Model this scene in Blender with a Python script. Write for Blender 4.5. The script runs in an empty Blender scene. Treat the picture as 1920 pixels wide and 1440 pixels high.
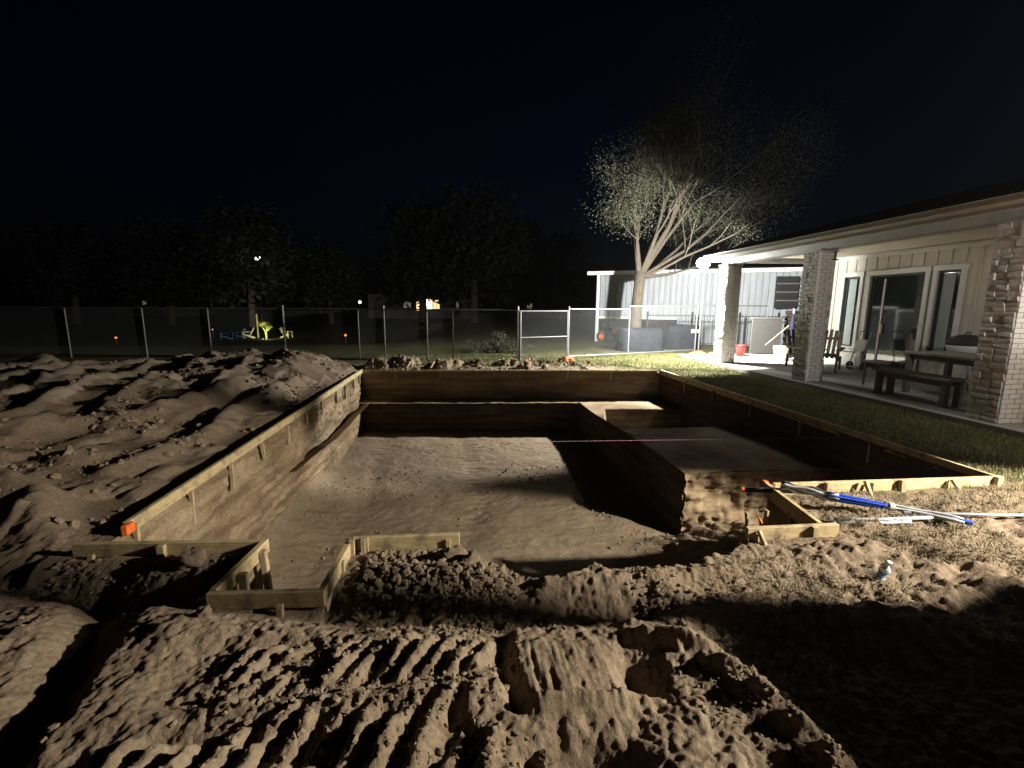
import bpy, bmesh, math, random
import numpy as np
from mathutils import Vector, Matrix

random.seed(7)
rng = np.random.default_rng(7)
scene = bpy.context.scene
COL = scene.collection
PI = math.pi

# ------------------------------------------------------------------ camera
cam_d = bpy.data.cameras.new('camera')
cam = bpy.data.objects.new('camera', cam_d)
COL.objects.link(cam)
cam_d.sensor_width = 36.0
cam_d.lens = 36.0 * 870.0 / 1920.0
cam_d.clip_start = 0.05
cam_d.clip_end = 600.0
RX = Vector((0.99375068, -0.11150303, 0.00516322))     # image right, in the world
UY = Vector((0.0134536, 0.16556511, 0.98610709))       # image up
FW = Vector((0.11080878, 0.97987513, -0.16603056))     # view direction
cam.matrix_world = Matrix(((RX.x, UY.x, -FW.x, 0.0), (RX.y, UY.y, -FW.y, 0.0),
                           (RX.z, UY.z, -FW.z, 1.65), (0, 0, 0, 1)))
scene.camera = cam
scene.render.resolution_x = 1024
scene.render.resolution_y = 768

# ------------------------------------------------------------------ night sky, lamps, exposure
world = bpy.data.worlds.new('World')
scene.world = world
world.use_nodes = True
wn = world.node_tree
bg = wn.nodes['Background']
sky = wn.nodes.new('ShaderNodeTexSky')
sky.sky_type = 'NISHITA'
sky.sun_disc = False
sky.sun_elevation = math.radians(-4.0)
sky.sun_rotation = math.radians(20.0)
sky.air_density = 1.6
sky.ozone_density = 5.0
wn.links.new(sky.outputs[0], bg.inputs[0])
SKY_STRENGTH = 0.075
bg.inputs[1].default_value = SKY_STRENGTH

def lamp(name, kind, loc, energy, color, size=0.08, direction=None, cone=100, blend=0.4):
    d = bpy.data.lights.new(name, kind)
    d.energy = energy
    d.color = color
    d.shadow_soft_size = size
    o = bpy.data.objects.new(name, d)
    o.location = loc
    if kind == 'SPOT':
        d.spot_size = math.radians(cone)
        d.spot_blend = blend
    if direction is not None:
        o.rotation_euler = Vector(direction).to_track_quat('-Z', 'Y').to_euler()
    COL.objects.link(o)
    return o

FLOOD = Vector((6.88, 12.80, 2.92))       # twin floodlight on the far corner of the porch
NEAR = Vector((6.93, 1.40, 2.90))         # its twin on the near corner of the porch, out of the picture
FLOOD_AXIS = (-0.22, 0.71, -0.67)         # the main head looks away from the house, tilted down
lamp('flood_main_head', 'SPOT', FLOOD + Vector((-0.06, 0.02, -0.06)) + 0.21 * Vector(FLOOD_AXIS), 5600, (1.0, 0.97, 0.89), 0.09, FLOOD_AXIS, 178, 0.07)
lamp('flood_porch_head', 'SPOT', FLOOD + Vector((0.20, -0.02, -0.22)), 700, (0.95, 1.0, 0.95), 0.06, (0.9, -0.25, -0.45), 120, 0.6)
lamp('flood_side_head', 'SPOT', FLOOD + Vector((-0.10, -0.24, -0.16)), 420, (1.0, 1.0, 0.93), 0.05, (0.16, -1.0, 0.06), 60, 0.5)
lamp('flood_spill', 'POINT', FLOOD + Vector((-0.26, -0.24, -0.16)), 60, (1.0, 1.0, 0.93), 0.05)
NEAR_AXIS = (-0.31, -0.69, -0.655)
lamp('near_main_head', 'SPOT', NEAR + Vector((-0.06, -0.10, -0.06)) + 0.22 * Vector(NEAR_AXIS), 4300, (1.0, 0.91, 0.76), 0.09, NEAR_AXIS, 178, 0.055)
lamp('near_porch_head', 'SPOT', NEAR + Vector((0.22, 0.18, -0.18)), 260, (1.0, 0.93, 0.82), 0.06, (0.5, 0.75, -0.35), 130, 0.7)
lamp('near_side_head', 'SPOT', NEAR + Vector((-0.16, 0.16, -0.10)), 420, (1.0, 0.95, 0.88), 0.05, (0.24, 1.0, -0.08), 46, 0.5)

vs = scene.view_settings
vs.view_transform = 'Standard'
vs.look = 'None'
vs.exposure = 0.0
vs.gamma = 1.0
vs.use_curve_mapping = False
scene.cycles.max_bounces = 5
scene.cycles.diffuse_bounces = 1
scene.cycles.use_denoising = True
scene.cycles.caustics_reflective = False
scene.cycles.caustics_refractive = False

# ------------------------------------------------------------------ materials
def mat(name, base, rough=0.7, metal=0.0, var=0.0, scale=8.0, bump=0.0, bscale=30.0, var_color=None, stretch=None, spec=0.5, detail=6):
    m = bpy.data.materials.new(name)
    m.use_nodes = True
    nt = m.node_tree
    b = nt.nodes['Principled BSDF']
    b.inputs['Base Color'].default_value = (*base, 1)
    b.inputs['Roughness'].default_value = rough
    b.inputs['Metallic'].default_value = metal
    b.inputs['Specular IOR Level'].default_value = spec
    tc = nt.nodes.new('ShaderNodeTexCoord')
    src = tc.outputs['Object']
    if stretch:
        mp = nt.nodes.new('ShaderNodeMapping')
        mp.inputs['Scale'].default_value = stretch
        nt.links.new(src, mp.inputs[0])
        src = mp.outputs[0]
    if var > 0 or var_color:
        n = nt.nodes.new('ShaderNodeTexNoise')
        n.inputs['Scale'].default_value = scale
        n.inputs['Detail'].default_value = detail
        n.inputs['Roughness'].default_value = 0.65
        nt.links.new(src, n.inputs['Vector'])
        r = nt.nodes.new('ShaderNodeValToRGB')
        c2 = var_color if var_color else tuple(min(1, c * (1 + var)) for c in base)
        c1 = base if var_color else tuple(c * (1 - var) for c in base)
        r.color_ramp.elements[0].position = 0.32
        r.color_ramp.elements[0].color = (*c1, 1)
        r.color_ramp.elements[1].position = 0.68
        r.color_ramp.elements[1].color = (*c2, 1)
        nt.links.new(n.outputs[0], r.inputs[0])
        nt.links.new(r.outputs[0], b.inputs['Base Color'])
    if bump > 0:
        n2 = nt.nodes.new('ShaderNodeTexNoise')
        n2.inputs['Scale'].default_value = bscale
        n2.inputs['Detail'].default_value = 5
        nt.links.new(src, n2.inputs['Vector'])
        bp = nt.nodes.new('ShaderNodeBump')
        bp.inputs['Strength'].default_value = 0.8
        bp.inputs['Distance'].default_value = bump
        nt.links.new(n2.outputs[0], bp.inputs['Height'])
        nt.links.new(bp.outputs[0], b.inputs['Normal'])
    return m

def muddy(m, mud=(0.17, 0.125, 0.085)):
    """dried mud splashes and knots over a finished wood material"""
    nt = m.node_tree; b = nt.nodes['Principled BSDF']
    src = b.inputs['Base Color'].links[0].from_socket
    tc = nt.nodes.new('ShaderNodeTexCoord')
    n = nt.nodes.new('ShaderNodeTexNoise'); n.inputs['Scale'].default_value = 7; n.inputs['Detail'].default_value = 8; n.inputs['Roughness'].default_value = 0.7
    nt.links.new(tc.outputs['Object'], n.inputs['Vector'])
    r = nt.nodes.new('ShaderNodeValToRGB'); r.color_ramp.elements[0].position = 0.50; r.color_ramp.elements[0].color = (0, 0, 0, 1)
    r.color_ramp.elements[1].position = 0.66; r.color_ramp.elements[1].color = (0.8, 0.8, 0.8, 1)
    nt.links.new(n.outputs[0], r.inputs[0])
    v = nt.nodes.new('ShaderNodeTexVoronoi'); v.inputs['Scale'].default_value = 5.0
    nt.links.new(tc.outputs['Object'], v.inputs['Vector'])
    r2 = nt.nodes.new('ShaderNodeValToRGB'); r2.color_ramp.elements[0].position = 0.05; r2.color_ramp.elements[0].color = (0.35, 0.28, 0.2, 1)
    r2.color_ramp.elements[1].position = 0.12; r2.color_ramp.elements[1].color = (1, 1, 1, 1)
    nt.links.new(v.outputs['Distance'], r2.inputs[0])
    k = nt.nodes.new('ShaderNodeMix'); k.data_type = 'RGBA'; k.blend_type = 'MULTIPLY'; k.inputs[0].default_value = 1
    nt.links.new(src, k.inputs[6]); nt.links.new(r2.outputs[0], k.inputs[7])
    mx = nt.nodes.new('ShaderNodeMix'); mx.data_type = 'RGBA'; mx.inputs[7].default_value = (*mud, 1)
    nt.links.new(r.outputs[0], mx.inputs[0]); nt.links.new(k.outputs[2], mx.inputs[6]); nt.links.new(mx.outputs[2], b.inputs['Base Color'])

def emit(name, color, strength):
    m = bpy.data.materials.new(name)
    m.use_nodes = True
    b = m.node_tree.nodes['Principled BSDF']
    b.inputs['Base Color'].default_value = (*color, 1)
    b.inputs['Emission Color'].default_value = (*color, 1)
    b.inputs['Emission Strength'].default_value = strength
    return m

def soil_material(name, c1, c2, c3, streak=False):
    m = bpy.data.materials.new(name)
    m.use_nodes = True
    nt = m.node_tree
    L = nt.links.new
    b = nt.nodes['Principled BSDF']
    b.inputs['Roughness'].default_value = 0.95
    b.inputs['Specular IOR Level'].default_value = 0.15
    tc = nt.nodes.new('ShaderNodeTexCoord')
    def noise(s, d=6, r=0.6, vec=None):
        n = nt.nodes.new('ShaderNodeTexNoise')
        n.inputs['Scale'].default_value = s
        n.inputs['Detail'].default_value = d
        n.inputs['Roughness'].default_value = r
        L(vec or tc.outputs['Object'], n.inputs['Vector'])
        return n.outputs[0]
    big = noise(1.6, 5)
    fine = noise(34, 6, 0.7)
    ramp = nt.nodes.new('ShaderNodeValToRGB')
    e = ramp.color_ramp.elements
    e[0].position = 0.30; e[0].color = (*c1, 1)
    e[1].position = 0.72; e[1].color = (*c3, 1)
    k = ramp.color_ramp.elements.new(0.5); k.color = (*c2, 1)
    mixf = nt.nodes.new('ShaderNodeMath'); mixf.operation = 'MULTIPLY_ADD'
    L(fine, mixf.inputs[0]); mixf.inputs[1].default_value = 0.75
    sc = nt.nodes.new('ShaderNodeMath'); sc.operation = 'MULTIPLY'
    L(big, sc.inputs[0]); sc.inputs[1].default_value = 0.45
    L(sc.outputs[0], mixf.inputs[2])
    sub = nt.nodes.new('ShaderNodeMath'); sub.operation = 'SUBTRACT'
    L(mixf.outputs[0], sub.inputs[0]); sub.inputs[1].default_value = 0.10
    L(sub.outputs[0], ramp.inputs[0])
    out = ramp.outputs[0]
    bp = nt.nodes.new('ShaderNodeBump')
    bp.inputs['Strength'].default_value = 0.9
    bp.inputs['Distance'].default_value = 0.012
    vec = None
    if streak:
        mp = nt.nodes.new('ShaderNodeMapping')
        mp.inputs['Scale'].default_value = (1, 0.35, 2.2)
        L(tc.outputs['Object'], mp.inputs[0]); vec = mp.outputs[0]
    hn = noise(55, 5, 0.72, vec)
    L(hn, bp.inputs['Height'])
    L(bp.outputs[0], b.inputs['Normal'])
    return m, nt, out, b, tc

# soil / lawn: the sheet carries a "grassy" attribute where turf grows (a property of the place)
M = {}
m, nt, out, b, tc = soil_material('ground_soil_turf', (0.150, 0.108, 0.072), (0.235, 0.178, 0.122), (0.36, 0.285, 0.205))
att = nt.nodes.new('ShaderNodeAttribute'); att.attribute_name = 'grassy'
gn = nt.nodes.new('ShaderNodeTexNoise'); gn.inputs['Scale'].default_value = 2.2; gn.inputs['Detail'].default_value = 8
nt.links.new(tc.outputs['Object'], gn.inputs['Vector'])
gr = nt.nodes.new('ShaderNodeValToRGB')
gr.color_ramp.elements[0].position = 0.35; gr.color_ramp.elements[0].color = (0.060, 0.075, 0.026, 1)
gr.color_ramp.elements[1].position = 0.70; gr.color_ramp.elements[1].color = (0.135, 0.112, 0.058, 1)
nt.links.new(gn.outputs[0], gr.inputs[0])
mx = nt.nodes.new('ShaderNodeMix'); mx.data_type = 'RGBA'
nt.links.new(att.outputs['Fac'], mx.inputs[0])
nt.links.new(out, mx.inputs[6]); nt.links.new(gr.outputs[0], mx.inputs[7])
nt.links.new(mx.outputs[2], b.inputs['Base Color'])
M['ground'] = m
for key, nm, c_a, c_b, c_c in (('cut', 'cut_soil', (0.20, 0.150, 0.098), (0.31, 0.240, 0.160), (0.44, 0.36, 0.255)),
                               ('cut_shade', 'shaded_cut_soil', (0.055, 0.038, 0.024), (0.085, 0.060, 0.038), (0.125, 0.092, 0.062))):  # second set: darker copy of the cut soil, shade put into the colour
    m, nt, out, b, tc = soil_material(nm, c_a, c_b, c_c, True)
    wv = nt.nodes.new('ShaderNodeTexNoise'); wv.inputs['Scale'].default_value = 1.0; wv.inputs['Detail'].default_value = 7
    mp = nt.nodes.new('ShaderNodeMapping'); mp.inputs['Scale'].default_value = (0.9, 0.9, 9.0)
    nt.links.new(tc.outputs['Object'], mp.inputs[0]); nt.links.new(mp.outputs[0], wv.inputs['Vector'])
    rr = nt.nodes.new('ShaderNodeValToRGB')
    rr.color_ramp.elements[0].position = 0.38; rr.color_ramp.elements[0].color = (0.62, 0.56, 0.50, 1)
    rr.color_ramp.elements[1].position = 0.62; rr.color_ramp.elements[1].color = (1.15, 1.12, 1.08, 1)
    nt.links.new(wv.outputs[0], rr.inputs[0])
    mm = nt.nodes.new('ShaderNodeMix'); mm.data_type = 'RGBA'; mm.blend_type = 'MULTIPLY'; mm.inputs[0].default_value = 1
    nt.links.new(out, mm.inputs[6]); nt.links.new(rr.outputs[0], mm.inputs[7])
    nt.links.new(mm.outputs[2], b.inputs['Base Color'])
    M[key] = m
m, nt, out, b, tc = soil_material('loose_soil', (0.175, 0.130, 0.088), (0.27, 0.208, 0.143), (0.38, 0.305, 0.215))
nt.links.new(out, b.inputs['Base Color'])
M['clod'] = m

M['pine'] = mat('pine_board', (0.42, 0.31, 0.15), 0.75, var_color=(0.62, 0.50, 0.29), scale=5, stretch=(14, 1, 14), bump=0.002, bscale=12)
M['pine_x'] = mat('pine_board_x', (0.42, 0.31, 0.15), 0.75, var_color=(0.62, 0.50, 0.29), scale=5, stretch=(1, 14, 14), bump=0.002, bscale=12)
M['stake'] = mat('stake_wood', (0.36, 0.27, 0.14), 0.8, var_color=(0.55, 0.44, 0.26), scale=9, stretch=(8, 8, 1), bump=0.002)
for k_ in ('pine', 'pine_x', 'stake'): muddy(M[k_])
M['orange'] = mat('orange_paint', (0.85, 0.16, 0.03), 0.6, var=0.15)
M['orange_sack'] = mat('orange_sack', (0.72, 0.20, 0.07), 0.85, var=0.3, scale=14, bump=0.01, bscale=25)
M['red'] = mat('red_plastic', (0.62, 0.03, 0.03), 0.4, var=0.1)
M['galv'] = mat('galvanised_steel', (0.21, 0.215, 0.22), 0.5, 0.4, var=0.15, scale=30)
M['wire'] = mat('fence_wire', (0.20, 0.21, 0.22), 0.7, 0.0, spec=0.2)
M['grass'] = mat('grass_blade', (0.10, 0.12, 0.034), 0.8, var_color=(0.24, 0.22, 0.09), scale=1.3)
M['straw'] = mat('straw', (0.22, 0.17, 0.105), 0.9, var_color=(0.38, 0.31, 0.20), scale=6)
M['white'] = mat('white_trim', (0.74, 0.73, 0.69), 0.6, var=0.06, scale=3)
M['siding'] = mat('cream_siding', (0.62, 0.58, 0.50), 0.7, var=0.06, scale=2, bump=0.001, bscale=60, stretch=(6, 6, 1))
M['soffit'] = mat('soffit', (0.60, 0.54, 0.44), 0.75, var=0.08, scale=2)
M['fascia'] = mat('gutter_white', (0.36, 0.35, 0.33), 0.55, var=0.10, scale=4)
M['shingle'] = mat('roof_shingle', (0.035, 0.04, 0.055), 0.9, var=0.4, scale=18, bump=0.01, bscale=20)
M['stone'] = mat('painted_stone', (0.38, 0.35, 0.31), 0.85, var_color=(0.72, 0.70, 0.66), scale=7, bump=0.008, bscale=22)
M['brick'] = mat('painted_brick', (0.58, 0.55, 0.51), 0.85, var_color=(0.74, 0.72, 0.69), scale=9, bump=0.004, bscale=40)
M['mortar'] = mat('mortar', (0.36, 0.34, 0.31), 0.95, var=0.25, scale=20, bump=0.004)
M['glass'] = mat('dark_glass', (0.012, 0.018, 0.020), 0.06, 0.0, spec=0.9)
M['curtain'] = mat('pale_curtain', (0.33, 0.37, 0.36), 0.9, var=0.2, scale=4, stretch=(1, 12, 0.4))
M['black_frame'] = mat('dark_frame', (0.03, 0.03, 0.032), 0.5)
M['concrete'] = mat('concrete', (0.40, 0.375, 0.34), 0.9, var=0.16, scale=1.4, bump=0.003, bscale=60)
M['metal_wall'] = mat('ribbed_metal', (0.30, 0.325, 0.36), 0.55, 0.0, var=0.12, scale=1.5, stretch=(3, 3, 0.5))
M['shed_roof'] = mat('shed_roof', (0.22, 0.21, 0.20), 0.7, var=0.25, scale=3)
M['dark_wood'] = mat('dark_patio_wood', (0.075, 0.058, 0.045), 0.7, var=0.35, scale=5, stretch=(1, 8, 8), bump=0.002)
M['grey_wood'] = mat('weathered_wood', (0.21, 0.175, 0.145), 0.8, var=0.3, scale=5, stretch=(8, 1, 8), bump=0.002)
M['tan_wood'] = mat('tan_slats', (0.42, 0.35, 0.26), 0.8, var=0.25, scale=6)
M['bucket'] = mat('white_bucket', (0.70, 0.70, 0.66), 0.5, var=0.08, scale=10)
M['blue_pipe'] = mat('blue_wrap', (0.02, 0.09, 0.62), 0.45, var=0.35, scale=14, stretch=(1, 6, 6))
M['grey_pipe'] = mat('grey_conduit', (0.40, 0.42, 0.45), 0.45, var=0.2, scale=20)
M['black_pipe'] = mat('black_pipe', (0.06, 0.065, 0.075), 0.5, var=0.3, scale=12)
M['tarp'] = mat('dark_cover', (0.020, 0.022, 0.030), 0.9, var=0.4, scale=5, bump=0.01, bscale=8, spec=0.1)
M['bark'] = mat('bark', (0.085, 0.070, 0.052), 0.95, var=0.45, scale=5, stretch=(6, 6, 1), bump=0.02, bscale=14)
M['leaf'] = mat('leaf', (0.030, 0.036, 0.022), 0.85, var_color=(0.075, 0.075, 0.045), scale=0.7)
M['dark_leaf'] = mat('dark_leaf', (0.008, 0.011, 0.008), 0.8, var=0.4, scale=1.2)
M['rubber'] = mat('rubber', (0.03, 0.03, 0.03), 0.8)
M['mower_red'] = mat('mower_red', (0.42, 0.07, 0.045), 0.45, var=0.2)
M['string'] = mat('mason_string', (0.75, 0.35, 0.42), 0.7)
M['bottle'] = mat('clear_plastic', (0.62, 0.74, 0.90), 0.18, var=0.3, scale=40, bump=0.01, bscale=60)
M['bottle_label'] = mat('blue_label', (0.08, 0.20, 0.60), 0.5, var=0.3, scale=60)
M['panel_grey'] = mat('grey_board', (0.075, 0.07, 0.066), 0.8, var=0.1)
M['purple'] = mat('purple_cloth', (0.014, 0.010, 0.040), 0.9, var=0.3)
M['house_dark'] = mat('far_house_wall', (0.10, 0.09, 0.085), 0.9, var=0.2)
M['lampglow'] = emit('floodlight_lens', (1.0, 1.0, 0.95), 55.0)
M['window_warm'] = emit('lit_window', (1.0, 0.66, 0.28), 1.6)
M['window_bright'] = emit('bright_window', (1.0, 0.88, 0.60), 4.0)
M['window_dim'] = emit('dim_window', (0.55, 0.50, 0.40), 0.22)
M['orange_glow'] = emit('orange_lamp', (1.0, 0.28, 0.06), 1.1)
M['white_glow'] = emit('white_lamp', (0.92, 1.0, 0.85), 7.0)
M['yellow_leaf'] = mat('garden_leaf', (0.30, 0.34, 0.08), 0.7, var=0.4, scale=5)
M['chair_blue'] = mat('chair_blue', (0.10, 0.28, 0.42), 0.5)
M['chair_white'] = mat('chair_white', (0.65, 0.65, 0.60), 0.5)
M['chair_yellow'] = mat('chair_cream', (0.62, 0.60, 0.30), 0.5)

# ------------------------------------------------------------------ mesh helpers
class MB:
    """collects faces and links them as one mesh object"""
    def __init__(s):
        s.v = []; s.f = []; s.n = 0
    def add(s, verts, faces):
        k = s.n
        s.v.extend([tuple(p) for p in verts])
        s.f.extend([tuple(i + k for i in f) for f in faces])
        s.n += len(verts)
        return s
    def box(s, cx, cy, cz, sx, sy, sz, rot=None, c=0.0):
        """chamfered when c > 0; rot is a Matrix 3x3"""
        hx, hy, hz = sx / 2, sy / 2, sz / 2
        if c <= 0:
            vs = [(x * hx, y * hy, z * hz) for x in (-1, 1) for y in (-1, 1) for z in (-1, 1)]
            fs = [(0, 1, 3, 2), (4, 6, 7, 5), (0, 4, 5, 1), (2, 3, 7, 6), (0, 2, 6, 4), (1, 5, 7, 3)]
        else:
            bm = bmesh.new()
            bmesh.ops.create_cube(bm, size=1.0)
            for v in bm.verts:
                v.co = Vector((v.co.x * sx, v.co.y * sy, v.co.z * sz))
            bmesh.ops.bevel(bm, geom=list(bm.edges), offset=c, segments=1, affect='EDGES')
            bm.verts.ensure_lookup_table()
            vs = [tuple(v.co) for v in bm.verts]
            fs = [tuple(v.index for v in f.verts) for f in bm.faces]
            bm.free()
        out = []
        for p in vs:
            p = Vector(p)
            if rot is not None:
                p = rot @ p
            out.append((p.x + cx, p.y + cy, p.z + cz))
        return s.add(out, fs)
    def beam(s, a, b, w, h, c=0.0):
        """bar of section w (sideways) x h (upwards) from a to b"""
        a, b = Vector(a), Vector(b)
        d = b - a
        q = d.normalized()
        side = q.cross(Vector((0, 0, 1)))
        if side.length < 1e-3:
            side = Vector((1, 0, 0))
        side.normalize()
        up = side.cross(q).normalized()
        R = Matrix((q, side, up)).transposed()
        mid = (a + b) / 2
        return s.box(mid.x, mid.y, mid.z, d.length, w, h, R, c)
    def tube(s, pts, radii, seg=8, caps=True):
        pts = [Vector(p) for p in pts]
        if isinstance(radii, (int, float)):
            radii = [radii] * len(pts)
        vs, fs = [], []
        prev = None
        for i, p in enumerate(pts):
            if i == 0: d = pts[1] - pts[0]
            elif i == len(pts) - 1: d = pts[-1] - pts[-2]
            else: d = pts[i + 1] - pts[i - 1]
            d.normalize()
            ref = prev if prev is not None else (Vector((1, 0, 0)) if abs(d.x) < 0.8 else Vector((0, 1, 0)))
            u = (ref - d * ref.dot(d)).normalized()
            w = d.cross(u)
            prev = u
            for k in range(seg):
                t = 2 * PI * k / seg
                q = p + (u * math.cos(t) + w * math.sin(t)) * radii[i]
                vs.append(tuple(q))
        for i in range(len(pts) - 1):
            for k in range(seg):
                k2 = (k + 1) % seg
                fs.append((i * seg + k, i * seg + k2, (i + 1) * seg + k2, (i + 1) * seg + k))
        if caps:
            fs.append(tuple(range(seg))[::-1])
            fs.append(tuple((len(pts) - 1) * seg + k for k in range(seg)))
        return s.add(vs, fs)
    def lathe(s, prof, seg=20, cx=0, cy=0, cz=0):
        vs, fs = [], []
        for (r, z) in prof:
            for k in range(seg):
                t = 2 * PI * k / seg
                vs.append((cx + r * math.cos(t), cy + r * math.sin(t), cz + z))
        for i in range(len(prof) - 1):
            for k in range(seg):
                k2 = (k + 1) % seg
                fs.append((i * seg + k, i * seg + k2, (i + 1) * seg + k2, (i + 1) * seg + k))
        fs.append(tuple(range(seg))[::-1])
        fs.append(tuple((len(prof) - 1) * seg + k for k in range(seg)))
        return s.add(vs, fs)
    def mesh(s, name, smooth=False):
        me = bpy.data.meshes.new(name)
        me.from_pydata(s.v, [], s.f)
        me.update()
        if smooth:
            me.polygons.foreach_set('use_smooth', [True] * len(me.polygons))
        return me
    def build(s, name, material, parent=None, smooth=False, loc=None):
        o = bpy.data.objects.new(name, s.mesh(name, smooth))
        o.data.materials.append(M[material] if isinstance(material, str) else material)
        COL.objects.link(o)
        if loc is not None: o.location = loc
        if parent is not None: o.parent = parent
        return o

def tag(o, label=None, cat=None, group=None, kind=None):
    if label: o['label'] = label
    if cat: o['category'] = cat
    if group: o['group'] = group
    if kind: o['kind'] = kind
    return o

def empty(name, loc=(0, 0, 0), label=None, cat=None, group=None, rz=0.0):
    o = bpy.data.objects.new(name, None)
    o.location = loc
    o.rotation_euler = (0, 0, rz)
    o.empty_display_size = 0.1
    COL.objects.link(o)
    return tag(o, label, cat, group)

def inst(name, mesh, parent, loc, rot=None, scale=None):
    o = bpy.data.objects.new(name, mesh)
    o.location = loc
    if rot is not None: o.rotation_euler = rot
    if scale is not None: o.scale = scale
    COL.objects.link(o)
    if parent is not None: o.parent = parent
    return o

def copy_tree(o, parent=None):
    c = o.copy()
    COL.objects.link(c)
    if parent is not None: c.parent = parent
    for ch in [k for k in COL.objects if k.parent == o]:
        copy_tree(ch, c)
    return c

def np_mesh(name, verts, faces, material, parent=None, smooth=True, attr=None):
    """verts Nx3, faces Mx3/4 as arrays"""
    me = bpy.data.meshes.new(name)
    n, k = faces.shape
    me.vertices.add(len(verts)); me.vertices.foreach_set('co', np.asarray(verts, dtype=np.float32).ravel())
    me.loops.add(n * k); me.loops.foreach_set('vertex_index', faces.astype(np.int32).ravel())
    me.polygons.add(n)
    me.polygons.foreach_set('loop_start', np.arange(0, n * k, k, dtype=np.int32))
    me.polygons.foreach_set('loop_total', np.full(n, k, dtype=np.int32))
    me.polygons.foreach_set('use_smooth', np.full(n, smooth))
    me.update(calc_edges=True)
    if attr is not None:
        a = me.attributes.new('grassy', 'FLOAT', 'POINT')
        a.data.foreach_set('value', attr.astype(np.float32).ravel())
    o = bpy.data.objects.new(name, me)
    me.materials.append(M[material])
    COL.objects.link(o)
    if parent is not None: o.parent = parent
    return o

# ------------------------------------------------------------------ noise
def _hash(ix, iy, seed):
    h = (ix.astype(np.int64) * 374761393 + iy.astype(np.int64) * 668265263 + seed * 1442695041) & 0xffffffff
    h = ((h ^ (h >> 13)) * 1274126177) & 0xffffffff
    h = h ^ (h >> 16)
    return (h & 0xffff) / 65535.0
def vnoise(x, y, seed=0):
    ix = np.floor(x); iy = np.floor(y)
    fx = x - ix; fy = y - iy
    fx = fx * fx * (3 - 2 * fx); fy = fy * fy * (3 - 2 * fy)
    a = _hash(ix, iy, seed); b = _hash(ix + 1, iy, seed)
    c = _hash(ix, iy + 1, seed); d = _hash(ix + 1, iy + 1, seed)
    return (a * (1 - fx) + b * fx) * (1 - fy) + (c * (1 - fx) + d * fx) * fy - 0.5
def fbm(x, y, freq, octv=4, seed=0, gain=0.5):
    s = 0; a = 1.0
    for i in range(octv):
        s = s + a * vnoise(x * freq + i * 17.3, y * freq - i * 9.1, seed + i)
        freq *= 2.03; a *= gain
    return s
def ss(a, b, x):
    t = np.clip((x - a) / (b - a), 0, 1)
    return t * t * (3 - 2 * t)
def gauss(x, y, cx, cy, rx, ry, ang=0.0):
    c, s = math.cos(ang), math.sin(ang)
    u = (x - cx) * c + (y - cy) * s
    v = -(x - cx) * s + (y - cy) * c
    return np.exp(-(u / rx) ** 2 - (v / ry) ** 2)
def plateau(x, y, x0, x1, y0, y1, e=0.05):
    return ss(x0 - e, x0 + e, x) * (1 - ss(x1 - e, x1 + e, x)) * ss(y0 - e, y0 + e, y) * (1 - ss(y1 - e, y1 + e, y))
def ridge(x, y, pts, w):
    """closeness (0..1) to a polyline"""
    best = np.full(np.broadcast(x, y).shape, 1e9)
    for (ax, ay), (bx, by) in zip(pts[:-1], pts[1:]):
        dx, dy = bx - ax, by - ay
        t = np.clip(((x - ax) * dx + (y - ay) * dy) / (dx * dx + dy * dy), 0, 1)
        best = np.minimum(best, (x - ax - t * dx) ** 2 + (y - ay - t * dy) ** 2)
    return np.exp(-best / (w * w))

# ------------------------------------------------------------------ the pit's outline (metres; back edge is skewed by warp)
XL, XR, YB = -2.45, 5.05, 11.55
def warp(x, y):
    return y + ss(7.5, 11.0, y) * (1 - ss(13.0, 16.0, y)) * (-0.075) * (np.clip(x, -6, 8) - 0.5)
def front_edge(x):
    """ground's edge in front of the pit, for every x"""
    y = np.full_like(x, 3.10)
    y = np.where((x > -1.37) & (x < -0.77), 2.50, y)
    y = np.where((x >= -0.77) & (x < -0.03), 3.02, y)
    m = (x >= -0.03) & (x < 2.02)
    wav = 2.62 + 0.34 * (1 - ss(0.0, 0.35, x)) + 0.24 * ss(1.45, 2.02, x) + 0.03 * np.sin(x * 9) + 0.02 * np.sin(x * 23 + 1)
    y = np.where(m, wav, y)
    y = np.where((x >= 2.02) & (x < 2.70), 2.90, y)
    y = np.where(x >= 2.70, 3.62, y)
    return y

def soilness(x, y):
    """1 where bare soil, 0 where turf"""
    n = 0.5 * fbm(x, y, 1.3, 4, 51)
    left = 1 - ss(-2.3, -1.6, x + 0.0 * y + n)
    left = left * (1 - ss(12.6 + 0.9 * 0, 13.5, y + n * 2 + 0.05 * x))
    back = (1 - ss(12.1, 12.9, y + n * 1.4 + 0.25 * ss(0, 5, x) * 1.8)) * (1 - ss(3.4, 4.6, x + n))
    front = 1 - ss(3.3, 4.5, y + n * 1.2 + 0.22 * (x - 4) * (x > 4))
    s = np.maximum(np.maximum(left, back), front)
    return np.clip(s, 0, 1) * (1 - ss(6.6, 8.0, x + n))

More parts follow.
